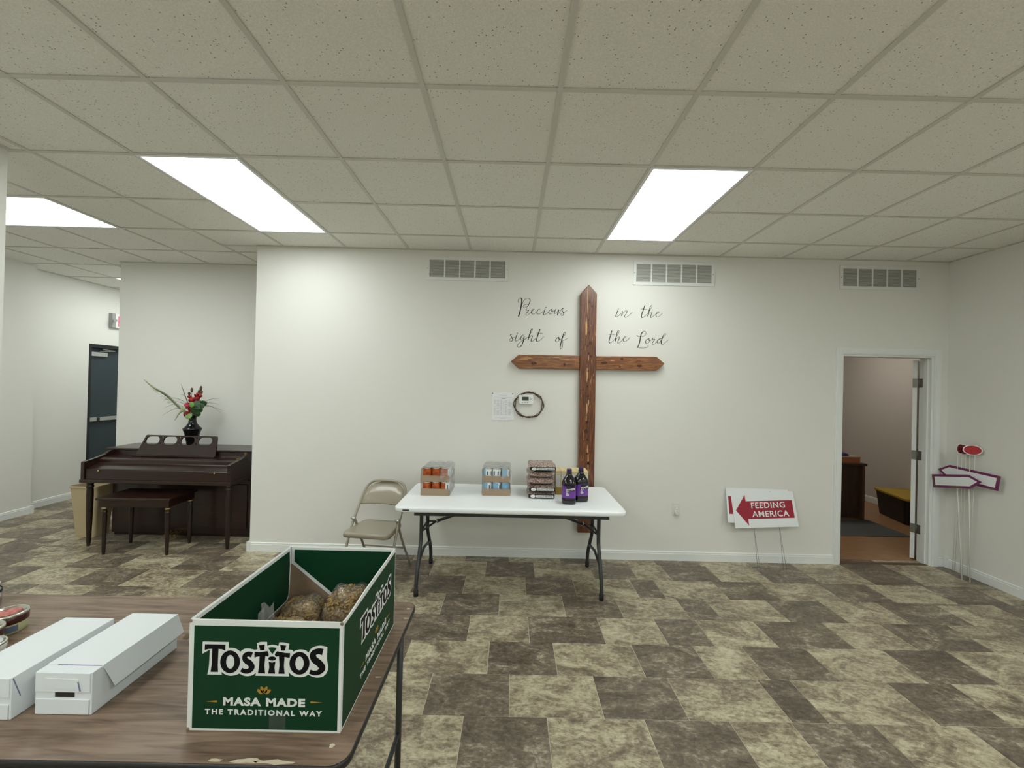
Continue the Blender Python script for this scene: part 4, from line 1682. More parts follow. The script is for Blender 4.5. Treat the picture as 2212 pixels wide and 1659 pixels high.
paddle((4.215, 3.755, 1.178), (-.70, -.72, 0), .062, .046, 'marker_red', 'bright red oval marker on a thin stake in the corner', (4.240, 3.790))
paddle((4.185, 3.832, 1.177), (-.15, -1, 0), .030, .048, 'marker_dark_red', 'small dark red oval marker on a thin stake in the corner', (4.250, 3.930))
paddle((4.205, 3.820, 1.172), (-.98, -.25, 0), .052, .048, 'marker_dark_red', 'dark red oval marker edge-on between two other ovals', (4.225, 3.840))

# ------------------------------------------------------------------ things seen in the office
t = thing('desk', 'dark brown wooden desk standing inside the office', 'desk', (4.2, 5.75, 0))
do = (4.2, 5.75, 0)
MB(do).box(3.50, 4.735, 5.455, 6.10, .715, .745).build('desk_top', 'desk_wood', t, bevel=.003)
MB(do).box(4.68, 4.715, 5.465, 6.09, 0, .715).build('side_panel', 'desk_edge', t, bevel=.002)
MB(do).box(3.52, 3.555, 5.465, 6.09, 0, .715).build('side_panel', 'desk_edge', t, bevel=.002)
MB(do).box(3.555, 4.68, 5.50, 5.52, .03, .715).build('front_panel', 'desk_wood', t)
do = (4.55, 5.60, .745)
t = thing('carton', 'orange cardboard carton with pale lid on the desk', 'box', do)
MB(do).box(4.34, 4.675, 5.50, 5.74, .745, .815).build('carton_body', 'carton_orange', t, bevel=.003)
MB(do).box(4.335, 4.680, 5.495, 5.745, .815, .828).build('lid', 'tray_board', t, bevel=.002)
b = MB((4.46, 5.60, .828))
rg = []
for i in range(7):
    a = i / 6
    rg.append([(4.46 + .11 * a, 5.60 + .05 * math.cos(2 * PI * k / 10), .829 + .022 * (1 + math.sin(2 * PI * k / 10)) * math.sin(PI * (.15 + .7 * a)) ** .7) for k in range(10)])
b.loft(rg, 0, True)
tag(b.build('folded_cloth', 'cloth_purple', loc=(4.46, 5.60, .828)), 'crumpled purple cloth lying on the orange carton', 'cloth')
tag(MB((4.2, 5.15, 0)).prism(rrect(3.60, 4.74, 4.84, 5.45, .02, 3), XY, .0005, .008).build('floor_mat', 'mat_grey', loc=(4.2, 5.15, 0)),
    'dark grey floor mat in front of the desk', 'mat')
to = (5.33, 5.52, 0)
t = thing('storage_tote', 'black storage tote with yellow lid on the office floor', 'tote', to, math.radians(-14))
rg = []
for k, z in ((.86, 0), (.88, .01), (1.0, .30), (1.02, .305), (1.02, .32)):
    rg.append([(p[0] * k, p[1] * k, z) for p in rrect(-.20, .20, -.32, .32, .04, 4)])
MB().loft(rg, 0, False).build('bin', 'tote_black', t)
rg = []
for k, z in ((1.07, .318), (1.07, .340), (1.02, .348), (.9, .342), (.5, .350), (.1, .352)):
    rg.append([(p[0] * k, p[1] * k, z) for p in rrect(-.20, .20, -.32, .32, .04, 4)])
MB().loft(rg, 0, False).build('lid', 'tote_yellow', t)

# ------------------------------------------------------------------ piano, bench, bin
po = (-3.42, 4.36, 0)
t = thing('spinet_piano', 'dark mahogany spinet piano standing in the niche', 'piano', po)
PX0, PX1 = -4.152, -2.702
prof = [(4.035, .662), (4.035, .758), (4.046, .766), (4.150, .795), (4.158, .800), (4.160, .836), (4.185, .848), (4.330, .854), (4.335, .903), (4.70, .903), (4.70, .60), (4.36, .60), (4.36, .662)]
MB(po).prism(prof[::-1], YZ, PX0 + .034, PX1 - .034).build('case', 'mahogany', t, bevel=.003)
arm = [(4.022, .662), (4.022, .828), (4.030, .834), (4.10, .846), (4.19, .862), (4.235, .874), (4.275, .898), (4.30, .903), (4.70, .903), (4.70, .662)]
for x0, x1 in ((PX0, PX0 + .034), (PX1 - .034, PX1)):
    MB(po).prism(arm[::-1], YZ, x0, x1).build('arm', 'mahogany', t, bevel=.003)
MB(po).box(PX0 - .006, PX1 + .006, 4.014, 4.36, .630, .664).build('key_bed', 'mahogany', t, bevel=.005)
MB(po).prism([(-4.205, 4.315), (-2.672, 4.315), (-2.672, 4.703), (-4.205, 4.703)], XY, .9035, .926).build('lid', 'mahogany', t, bevel=.006)
MB(po).box(-4.172, -2.690, 4.375, 4.70, .03, .630).build('lower_case', 'mahogany_v', t, bevel=.003)
MB(po).box(-4.165, -2.697, 4.40, 4.69, 0, .03).build('toe_rail', 'mahogany', t)
MB(po).box(-4.10, -2.75, 4.363, 4.375, .10, .56).build('lower_panel', 'mahogany', t, bevel=.004)
for x in (-4.108, -2.748):
    lp = [(.026, .630), (.029, .622), (.029, .606), (.024, .600), (.030, .592), (.030, .575), (.024, .568), (.027, .555), (.0285, .50), (.024, .25), (.018, .06), (.016, .03), (.013, 0)]
    MB(po).lathe([(r, z) for r, z in lp][::-1], (x, 4.075, 0), 16).build('leg', 'mahogany_v', t)
for x in (-3.99, -2.86):
    MB(po).ball((x, 4.030, .745), .008, .008, .008, 8, 6).build('knob', 'brass', t)
for x in (-2.735,):
    for y, z in ((4.29, .902), (4.175, .862)):
        MB(po).box(x - .014, x + .014, y, y + .012, z, z + .006).build('lid_hinge', 'brass', t)
pd = []
for x in (-3.53, -3.48, -3.43):
    pt = MB(po)
    pt.tube(spline([(x, 4.37, .05), (x, 4.32, .052), (x, 4.27, .042)], 3), [.010] * 3 + [.012] * 3 + [.015], 8)
    pt.build('pedal', 'brass', t)
# music desk with four stadium openings
mw, mh = .39, .215
out = [(-.415, 0), (.410, 0), (.392, .150), (.383, .208), (.375, .215), (-.352, .215), (-.362, .208)]
loops = [out]
for k in range(4):
    cx = -.282 + k * .183
    loops.append([(cx + dx, .160 + dy) for dx, dy in rrect(-.072, .072, -.042, .042, .0415, 7)])
for cx in (-.190, -.007, .176):
    loops.append([(cx - .011, .200), (cx + .011, .200), (cx, .172)])
    loops.append([(cx - .011, .120), (cx, .148), (cx + .011, .120)])
loops.append([(-.372, .120), (-.352, .125), (-.360, .150)])
me = curve_mesh(loops, .007)
put_mesh('music_desk', me, face_mtx((-3.452 - po[0], 4.295 - po[1], .857), (1, 0, 0), (0, .30, .95)), 'mahogany', t)
MB(po).box(-3.88, -3.03, 4.255, 4.325, .8535, .868).build('music_ledge', 'mahogany', t, bevel=.003)

bo = (-3.49, 4.04, 0)
t = thing('piano_bench', 'mahogany piano bench with turned legs and brass rings', 'bench', bo, math.radians(2))
MB().box(-.345, .325, -.185, .190, .515, .538).build('seat', 'mahogany', t, bevel=.006)
MB().box(-.325, .305, -.165, .170, .450, .515).build('apron', 'mahogany', t, bevel=.003)
for x in (-.292, .282):
    for y in (-.142, .146):
        lg = MB().lathe([(.012, 0), (.0145, .03), (.018, .20), (.0205, .36), (.018, .385), (.022, .392), (.022, .405), (.017, .410), (.020, .418), (.020, .450)],
                        (x, y, 0), 14).build('leg', 'mahogany_v', t)
        MB().lathe([(.0205, .428), (.023, .431), (.023, .440), (.0205, .443)], (x, y, 0), 14).build('brass_ring', 'brass', lg)

co = (-4.362, 4.365, 0)
t = thing('waste_bin', 'tall beige plastic waste bin beside the piano', 'bin', co)
rg = []
for k, z in ((.70, 0), (.72, .008), (.86, .27), (.87, .275), (1.0, .515), (1.06, .518), (1.06, .535), (1.0, .535), (.985, .52), (.74, .03), (.4, .028), (.02, .028)):
    rg.append([(p[0] * k, p[1] * k, z) for p in rrect(-.140, .140, -.115, .115, .03, 4)])
MB().loft(rg, 0, False).build('body', 'bin_beige', t, bevel=0)

# ------------------------------------------------------------------ vase and flowers
vo = (-3.470, 4.53, .926)
tag(MB().lathe([(.042, 0), (.046, .004), (.050, .03), (.074, .155), (.087, .185), (.089, .192), (.086, .197), (.060, .222), (.042, .250), (.034, .285), (.034, .305), (.040, .325),
                (.052, .340), (.050, .342), (.036, .322), (.028, .300), (.026, .27), (.002, .262)], n=28).build('vase', 'vase_black', loc=vo),
    'glossy black narrow-necked vase on the piano lid', 'vase')
random.seed(21)
fo = Vector((-3.470, 4.53, .926 + .28))
t = thing('flower_arrangement', 'artificial red flowers with grasses and green leaves in the black vase', 'flowers', fo)


def blade(pts, w, m, name='grass_blade'):
    pl = spline(pts, 6)
    b = MB()
    rings = []
    n = len(pl)
    for i, p in enumerate(pl):
        f = i / (n - 1)
        ww = max(.0006, w * (math.sin(PI * min(1, .15 + .85 * f)) ** .7))
        p = Vector(p)
        a, c = Vector(pl[max(0, i - 1)]), Vector(pl[min(n - 1, i + 1)])
        tn = (c - a).normalized()
        sd = tn.cross(Vector((0, 1, 0))).normalized()
        rings.append([p + sd * ww, p + Vector((0, -.0012, 0)), p - sd * ww, p + Vector((0, .0012, 0))])
    b.loft(rings, 0, True)
    return b.build(name, m, t)


for k in range(4):
    MB().tube(spline([(random.uniform(-.01, .01), random.uniform(-.01, .01), 0), (-.02 + .02 * k, -.01, .09), (-.03 + .04 * k, -.015, .18)], 4), .003, 6).build('stem', 'leaf_dark', t)
blade([(-.01, 0, .04), (-.13, -.01, .13), (-.26, -.02, .26), (-.42, -.03, .36), (-.52, -.03, .44)], .013, 'leaf_pale')
blade([(-.01, 0, .05), (-.15, -.02, .16), (-.27, -.03, .275), (-.40, -.03, .345)], .008, 'grass_grey')
for k in range(22):
    f = random.uniform(.15, .85)
    bx, bz_ = -.02 - .46 * f, .05 + .36 * f
    blade([(bx, -.02, bz_), (bx - .03, -.03, bz_ + random.uniform(-.012, .03)), (bx - .05, -.03, bz_ + random.uniform(-.02, .045))], .0016, 'leaf_pale')
blade([(-.02, .01, .08), (-.07, .0, .22), (-.13, -.01, .40)], .006, 'grass_grey')
blade([(.02, .02, .10), (.06, .02, .28), (.045, .02, .37)], .002, 'grass_grey')
blade([(-.03, .0, .06), (-.11, -.02, .10), (-.18, -.02, -.005)], .010, 'leaf_pale')
for e in ([(.08, 0, .16), (.18, -.02, .20), (.31, -.03, .185)], [(.09, 0, .15), (.2, -.03, .17), (.34, -.03, .09)], [(.09, 0, .15), (.22, -.03, .16), (.35, -.02, .115)],
          [(.08, 0, .17), (.19, -.02, .235), (.31, -.02, .25)], [(-.03, 0, .16), (-.16, -.02, .24), (-.34, -.02, .235)], [(-.02, 0, .10), (-.17, -.02, .175), (-.31, -.02, .125)],
          [(-.02, 0, .08), (-.16, -.02, .13), (-.32, -.02, .05)], [(0, 0, .15), (-.10, 0, .27), (-.14, 0, .28)], [(-.03, 0, .14), (-.14, -.01, .20), (-.26, -.02, .195)]):
    blade(e, .0022, 'grass_grey')


def bloom(c, r, m, n=9):
    for k in range(n):
        a = 2 * PI * k / n + random.random()
        el = random.uniform(-.6, .9)
        d = Vector((math.cos(a) * math.cos(el), math.sin(a) * math.cos(el) * .8, math.sin(el)))
        rot = d.to_track_quat('Z', 'Y').to_matrix()
        MB().ball(Vector(c) + d * r * .55, r * .50, r * .50, r * .20, 9, 6, tilt=rot).build('petal', m, t)


bloom((-.030, -.04, .070), .045, 'petal_red')
bloom((-.020, -.045, .165), .048, 'petal_pink')
bloom((.010, -.03, .125), .045, 'petal_red', 7)
bloom((.010, -.03, .225), .042, 'petal_red')
bloom((.060, -.03, .245), .040, 'petal_red')
for c, r in (((.085, -.03, .290), .030), ((.055, -.03, .285), .028), ((.100, -.03, .270), .026), ((-.018, -.03, .262), .024)):
    bloom(c, r, 'petal_red', 5)
for c, rz in (((.105, -.03, .355), .028), ((.005, -.03, .335), .026), ((-.022, -.03, .295), .020), ((.085, -.03, .322), .018), ((.112, -.03, .315), .020)):
    MB().ball(c, .013, .012, rz, 9, 7).build('bud', 'bud_brown', t)
    MB().tube([Vector(c) - Vector((0, 0, rz)), (c[0] * .6, -.02, .18)], .0022, 5).build('bud_stem', 'leaf_dark', t)
for c, r, m, k in (((.095, -.05, .175), .062, 'leaf_dark', 0), ((.065, -.055, .115), .058, 'leaf_dark', 1), ((.115, -.045, .140), .050, 'leaf_dark', 2), ((.085, -.05, .085), .042, 'leaf_dark', 3),
                   ((.062, -.10, .180), .032, 'leaf_light', 4), ((-.022, -.10, .140), .028, 'leaf_pale', 5), ((.032, -.095, .055), .036, 'leaf_light', 6), ((-.045, -.09, .125), .020, 'leaf_pale', 7), ((.135, -.03, .195), .035, 'leaf_dark', 8)):
    rot = Matrix.Rotation(random.uniform(-.5, .5), 3, 'X') @ Matrix.Rotation(random.uniform(-.5, .5), 3, 'Z')
    MB().ball(c, r, .006, r * .88, 14, 8, tilt=rot).build('leaf', m, t)

# ------------------------------------------------------------------ wood-grain table in front
bt = (-1.295, 1.385, 0)
t = thing('folding_table', 'wood-grain laminate folding table with black edge and chipped corners', 'table', bt)
BX0, BX1, BY0, BY1 = -2.212, -.378, 1.002, 1.765
rg = lambda i, z: [(p[0], p[1], z) for p in rrect(BX0 + i, BX1 - i, BY0 + i, BY1 - i, .045, 7)]
tp = MB(bt)
tp.loft([rg(.003, TZ - .0015), rg(.0035, TZ)], 0, False)
top = tp.build('table_top', 'laminate', t)
MB(bt).loft([rg(.004, TZ - .022), rg(0, TZ - .020), rg(0, TZ - .002), rg(.0028, TZ - .0012), rg(.02, TZ - .0016)], 0, True).build('edge_band', 'edge_black', t)
for y in (1.03, 1.72):
    MB(bt).box(BX0 + .06, BX1 - .06, y, y + .02, TZ - .075, TZ - .022).build('rail', 'steel_dark', t, bevel=.002)
for x in (BX0 + .075, BX1 - .045):
    for y in (1.085, 1.68):
        lg = MB(bt).tube([(x, y, TZ - .022), (x, y, .02)], .0125, 10).build('leg', 'steel_dark', t)
        MB(bt).tube([(x, y, 0), (x, y, .03)], .0155, 10).build('rubber_foot', 'rubber', lg)
    MB(bt).tube([(x, 1.085, .25), (x, 1.68, .25)], .009, 8).build('cross_brace', 'steel_dark', t)
random.seed(5)


def chip(cx, cy, rx, ry, name='chipped_patch'):
    pts = []
    for i in range(12):
        a = 2 * PI * i / 12
        k = random.uniform(.55, 1.15)
        pts.append((cx + rx * k * math.cos(a), cy + ry * k * math.sin(a)))
    MB(bt).prism(pts, XY, TZ - .0002, TZ + .0004).build(name, 'chipped', t)


chip(-.435, 1.060, .008, .006)
chip(-.62, 1.014, .045, .008)
chip(-.55, 1.012, .05, .007)
chip(-.70, 1.012, .02, .005)
chip(-.400, 1.71, .010, .006)
chip(-.395, 1.640, .014, .004)
chip(-.398, 1.31, .010, .003)

# ------------------------------------------------------------------ green chip carton
GX0, GX1, GY0, GY1, GZ0, GZ1 = -.831, -.428, 1.093, 1.592, TZ + .0005, 1.030
go = ((GX0 + GX1) / 2, (GY0 + GY1) / 2, GZ0)
t = thing('display_carton', 'open green and white printed chip carton on the wood-grain table', 'carton', go)
e = .004
MB(go).box(GX0, GX1, GY0, GY1, GZ0, GZ0 + .003).build('bottom', 'cardboard', t)
fw = MB(go).box(GX0, GX1, GY0, GY0 + e, GZ0 + .003, GZ1).build('front_panel', 'print_white', t, bevel=.0012)
bw = MB(go).box(GX0, GX1, GY1 - e, GY1, GZ0 + .003, GZ1).build('back_panel', 'print_white', t, bevel=.0012)
lw = MB(go).box(GX0, GX0 + e, GY0 + e, GY1 - e, GZ0 + .003, GZ1).build('side_panel', 'print_white', t, bevel=.0012)
# the right side sags a little towards the front corner
rw_ = MB(go)
sec_ = [(GY0 + e, GZ1 - .002), (GY0 + .04, GZ1 - .006), (GY0 + .09, GZ1 - .004), (GY0 + .16, GZ1), (GY1 - e, GZ1)]
poly = [(GY0 + e, GZ0 + .003)] + sec_ + [(GY1 - e, GZ0 + .003)]
rw_.prism(poly, YZ, GX1 - e, GX1)
rw = rw_.build('side_panel', 'print_white', t)
# printed fields
eps = .0006
bd = .014
MB(go).box(GX0 + bd, GX1 - .008, GY0 - eps, GY0 + .001, GZ0 + .010, GZ1 - .016).build('green_print', 'print_green', fw)
MB(go).box(GX1 - .001, GX1 + eps, GY0 + .012, GY1 - .006, GZ0 + .008, GZ1 - .014).build('green_print', 'print_green', rw)
MB(go).box(GX0 - eps, GX0 + .001, GY0 + .012, GY1 - .012, GZ0 + .010, GZ1 - .014).build('green_print', 'print_green', lw)
MB(go).box(GX0 + bd, GX1 - bd, GY1 - .001, GY1 + eps, GZ0 + .010, GZ1 - .014).build('green_print', 'print_green', bw)
# folded-in inner flaps: printed faces above, bare board below
il = MB(go)
il.prism([(GY0 + .004, .833), (1.560, .833), (1.578, .850), (1.584, .966), (1.578, GZ1 - .002), (GY0 + .004, GZ1 - .002)], YZ, GX0 + e, GX0 + e + .003)
il = il.build('inner_flap', 'print_white', t)
MB(go).prism([(GY0 + .008, .839), (1.555, .839), (1.571, .853), (1.576, .966), (1.572, GZ1 - .013), (GY0 + .008, GZ1 - .013)], YZ, GX0 + e + .0028, GX0 + e + .0037).build('green_print', 'print_green', il)
ib = MB(go)
ib.prism([(GX0 + .008, GZ1 - .002), (GX0 + .008, .966), (GX0 + .018, .960), (-.650, .830), (GX1 - e, .830), (GX1 - e, GZ1 - .002)], XZ, GY1 - e - .003, GY1 - e)
ib = ib.build('inner_flap', 'print_white', t)
MB(go).prism([(GX0 + .020, GZ1 - .011), (GX0 + .020, .974), (-.640, .838), (GX1 - .016, .838), (GX1 - .016, GZ1 - .011)], XZ, GY1 - e - .0037, GY1 - e - .0028).build('green_print', 'print_green', ib)
for n_, q in (('inner_board', (GX0 + e, GX0 + e + .0012, GY0 + e, GY1 - e, GZ0 + .003, .90)),
              ('inner_board', (GX1 - e - .0012, GX1 - e, GY0 + e, GY1 - e, GZ0 + .003, GZ1 - .012)),
              ('inner_board', (GX0 + e, GX1 - e, GY1 - e - .0012, GY1 - e, GZ0 + .003, .98)),
              ('inner_board', (GX0 + e, GX1 - e, GY0 + e, GY0 + e + .0012, GZ0 + .003, GZ1 - .004))):
    MB(go).box(*q).build(n_, 'cardboard', t)
for x, z in ((GX0 + .003, GZ1 - .004), (GX1 - .002, GZ1 - .004), (GX0 + .003, GZ0 + .0065)):
    MB(go).ball((x, GY0, z), .005, .002, .005, 8, 6).build('torn_corner', 'cardboard', t)
MB(go).box(-.615, -.572, GY0 - .0010, GY0 - .0006, GZ0 + .012, GZ0 + .055).build('clear_tape', 'tape_film', fw)

# logo drawn in a 2210 x 1614 sketch of the front face
def ell(cx, cy, rx, ry, n=36):
    return [(cx + rx * math.cos(2 * PI * k / n), cy - ry * math.sin(2 * PI * k / n)) for k in range(n)]


def rib(pts, ws, n=6):
    """closed outline of a brush stroke of varying width"""
    pl = spline([(p[0], p[1], w) for p, w in zip(pts, ws)], n)
    A, B = [], []
    for i, p in enumerate(pl):
        a, c = pl[max(0, i - 1)], pl[min(len(pl) - 1, i + 1)]
        dx, dy = c[0] - a[0], c[1] - a[1]
        d = math.hypot(dx, dy) or 1
        A.append((p[0] - dy / d * p[2] / 2, p[1] + dx / d * p[2] / 2))
        B.append((p[0] + dy / d * p[2] / 2, p[1] - dx / d * p[2] / 2))
    return A + B[::-1]


BLACK = [
    [[(290, 378), (562, 378), (560, 457), (515, 438), (470, 436), (466, 640), (472, 735), (374, 735), (386, 640), (388, 436), (335, 440), (290, 452)]],
    [ell(628, 600, 130, 147), ell(630, 600, 55, 90)],
    [rib([(915, 505), (868, 493), (822, 520), (830, 572), (885, 610), (918, 662), (880, 712), (820, 718), (778, 698)], [70, 62, 62, 70, 76, 72, 62, 58, 52])],
    [[(948, 462), (1010, 468), (1118, 450), (1136, 490), (1132, 520), (1092, 512), (1082, 640), (1094, 740), (1000, 740), (1014, 640), (1016, 520), (975, 528), (948, 540)]],
    [[(1005, 376), (1080, 366), (1076, 438), (1022, 442)]],
    [ell(1183, 545, 51, 27, 20)],
    [[(1138, 585), (1183, 600), (1228, 582), (1215, 660), (1226, 740), (1134, 740), (1148, 660)]],
    [[(1418, 470), (1352, 470), (1244, 450), (1215, 490), (1232, 520), (1272, 512), (1282, 640), (1270, 740), (1352, 740), (1340, 640), (1346, 520), (1388, 528), (1414, 532)]],
    [[(1285, 366), (1364, 374), (1344, 440), (1298, 440)]],
    [ell(1545, 600, 132, 147), ell(1545, 600, 56, 90)],
    [rib([(1850, 448), (1790, 438), (1726, 470), (1735, 540), (1810, 600), (1848, 660), (1800, 712), (1735, 722), (1684, 704)], [84, 72, 78, 86, 88, 82, 64, 58, 52])],
]
CHIP = [[(1128, 408), (1155, 402), (1183, 400), (1212, 402), (1240, 408), (1212, 450), (1183, 490), (1155, 450)]]


def ccw(lp):
    a = sum(lp[i][0] * lp[(i + 1) % len(lp)][1] - lp[(i + 1) % len(lp)][0] * lp[i][1] for i in range(len(lp)))
    return lp if a > 0 else lp[::-1]


OUTLINE = [(258, 345), (603, 345), (601, 422), (650, 418), (710, 432), (757, 468), (800, 432), (850, 423), (900, 428), (940, 440), (985, 434),
           (976, 352), (1020, 332), (1108, 333), (1112, 385), (1140, 372), (1183, 366), (1225, 372), (1258, 385), (1270, 336), (1340, 334), (1405, 352),
           (1393, 426), (1450, 435), (1455, 455), (1500, 430), (1560, 420), (1620, 430), (1662, 462), (1680, 420), (1720, 385), (1790, 366), (1850, 368),
           (1908, 385), (1905, 560), (1925, 620), (1925, 680), (1895, 740), (1850, 775), (1780, 785), (1720, 775), (1665, 745), (1620, 775), (1550, 785),
           (1480, 775), (1430, 745), (1402, 715), (1412, 775), (965, 775), (972, 738), (930, 770), (870, 785), (810, 780), (755, 750), (700, 775), (630, 785),
           (570, 770), (515, 735), (522, 772), (330, 772), (350, 690), (355, 452), (300, 478), (258, 505)]


def soften(lp):
    """rounds the gentle bends of an outline and leaves its sharp corners"""
    out = []
    n = len(lp)
    for i in range(n):
        p0, p1, p2 = Vector(lp[i - 1]), Vector(lp[i]), Vector(lp[(i + 1) % n])
        if (p1 - p0).angle(p2 - p1) < .85:
            out += [tuple(p1 + (p0 - p1) * .25), tuple(p1 + (p2 - p1) * .25)]
        else:
            out.append(tuple(p1))
    return out


def logo(mtx, sx, sz, parent):
    """places the printed brand artwork; sketch point (1090, 1525) is the middle of the lower edge"""
    F_ = lambda lp: [((x - 1092) * sx, (1525 - y) * sz) for x, y in lp]
    white = MB()
    white.prism(ccw(F_(soften(soften(OUTLINE)))), lambda p, d: mtx @ Vector((p[0], p[1], d)), .0, .0004)
    white.build('brand_outline', 'print_white', parent)
    for L_ in BLACK:
        me_ = curve_mesh([F_(l) for l in L_], .0002)
        put_mesh('brand_letter', me_, mtx @ Matrix.Translation((0, 0, .0008)), 'print_black', parent)
    me_ = curve_mesh([F_(CHIP[0])], .0002)
    put_mesh('brand_letter', me_, mtx @ Matrix.Translation((0, 0, .0008)), 'print_green', parent)
    # leaf mark: four petals
    for a in (-58, -22, 22, 58):
        r_ = math.radians(a)
        cx, cy = 1084 + 62 * math.sin(r_), 1012 - 62 * math.cos(r_)
        pet = []
        for k in range(16):
            th = 2 * PI * k / 16
            lx, ly = 25 * math.sin(th) * (1 - .25 * math.cos(th)), 46 * math.cos(th)
            pet.append((cx + lx * math.cos(r_) + ly * math.sin(r_), cy + lx * math.sin(r_) - ly * math.cos(r_)))
        put_mesh('leaf_mark', curve_mesh([F_(pet)], .0002), mtx @ Matrix.Translation((0, 0, .0004)), 'print_gold', parent)
    for q in ([(325, 1122), (460, 1106), (474, 1120), (460, 1134)], [(1862, 1108), (1712, 1092), (1695, 1105), (1712, 1118)]):
        put_mesh('dash_mark', curve_mesh([F_(q)], .0002), mtx @ Matrix.Translation((0, 0, .0004)), 'print_gold', parent)
    for s_, x0, x1, y0, y1, off in (('MASA MADE', 548, 1632, 1062, 1172, .0014), ('THE TRADITIONAL WAY', 312, 1860, 1218, 1290, .0010)):
        m2 = text_mesh(s_, .03, .0002, off, 1.12 if 'MASA' in s_ else 1.3, width=(x1 - x0) * sx, height=(y1 - y0) * sz)
        put_mesh('slogan', m2, mtx @ Matrix.Translation((((x0 + x1) / 2 - 1092) * sx, (1525 - y1) * sz, .0004)), 'print_white', parent)


gv = Vector(go)
logo(Matrix.Translation(Vector(((GX0 + GX1) / 2 + .001, GY0 - eps - .0002, GZ0)) - gv) @ face_mtx((0, 0, 0), *FRONT), .0001985, .0002010, fw)
logo(Matrix.Translation(Vector((GX1 + eps + .0002, 1.380, GZ0)) - gv) @ face_mtx((0, 0, 0), (0, 1, 0), (0, 0, 1)), .000191, .0001960, rw)

# bags of pasta in the carton
random.seed(33)


def pasta_bag(c, rx, ry, rz, rot, lbl, tuft):
    t = thing('pasta_bag', lbl, 'bag of pasta', (c[0], c[1], c[2] - rz), rot, 'bags of pasta in the green carton')
    core = MB()
    n, k = 22, 14
    rings = []
    sd = random.random() * 90
    for i in range(k + 1):
        ph = -PI / 2 + PI * i / k
        ring = []
        for j in range(n):
            th = 2 * PI * j / n
            ex = lambda a, p: math.copysign(abs(a) ** p, a)
            rr = max(.03, math.cos(ph)) ** .5
            p = Vector((rx * rr * ex(math.cos(th), .6), ry * rr * ex(math.sin(th), .6), rz + rz * ex(math.sin(ph), .7)))
            p *= 1 + .14 * noise.noise(p * 17 + Vector((sd, 0, 0)))
            p.z = max(p.z, .001)
            ring.append(tuple(p))
        rings.append(ring)
    core.loft(rings, 0, True)
    core.build('pasta_fill', 'pasta_core', t)
    el = MB()
    for _ in range(330):
        th = random.random() * 2 * PI
        ph = random.uniform(.05, PI / 2)
        ex = lambda a, p: math.copysign(abs(a) ** p, a)
        rr = math.cos(ph) ** .5
        p = Vector((rx * rr * ex(math.cos(th), .6), ry * rr * ex(math.sin(th), .6), rz + rz * math.sin(ph) ** .7)) * .975
        d = Vector((random.uniform(-1, 1), random.uniform(-1, 1), random.uniform(-.5, .5))).normalized() * .0085
        sd_ = d.cross(Vector((0, 0, 1))) * .55
        el.tube([p - d, p + sd_ * .8, p + d], .0031, 6)
    stuff(el.build('pasta_pieces', 'pasta', t))
    fm = MB()
    fm.loft([[tuple(Vector(p) * 1.07 + Vector((0, 0, -.004 if Vector(p).z > .01 else 0))) for p in r] for r in rings], 0, True)
    fm.build('clear_bag', 'bag_film', t)
    if tuft:
        b = MB()
        g2 = []
        for i in range(9):
            row = []
            for j in range(5):
                a, f = i / 8, j / 4
                row.append((-rx * .85 + .012 * math.sin(a * 9) - .004 * f, -.03 + .10 * a * (1 - .1 * f), rz * 1.4 + .085 * f + .012 * math.sin(a * 14) * (.3 + f)))
            g2.append(row)
        b.loft(g2, 0, True, cap=False, closed=False)
        b.build('gathered_end', 'bag_tuft', t)
    return t


zb = GZ0 + .003
pasta_bag((-.738, 1.508, zb + .065), .068, .062, .065, .2, 'clear bag of pasta in the far corner of the carton', False)
pasta_bag((-.566, 1.500, zb + .088), .072, .068, .088, -.25, 'fullest clear bag of pasta, against the carton side panel', False)
pasta_bag((-.738, 1.372, zb + .062), .068, .060, .062, .1, 'clear bag of pasta with its gathered end showing', True)

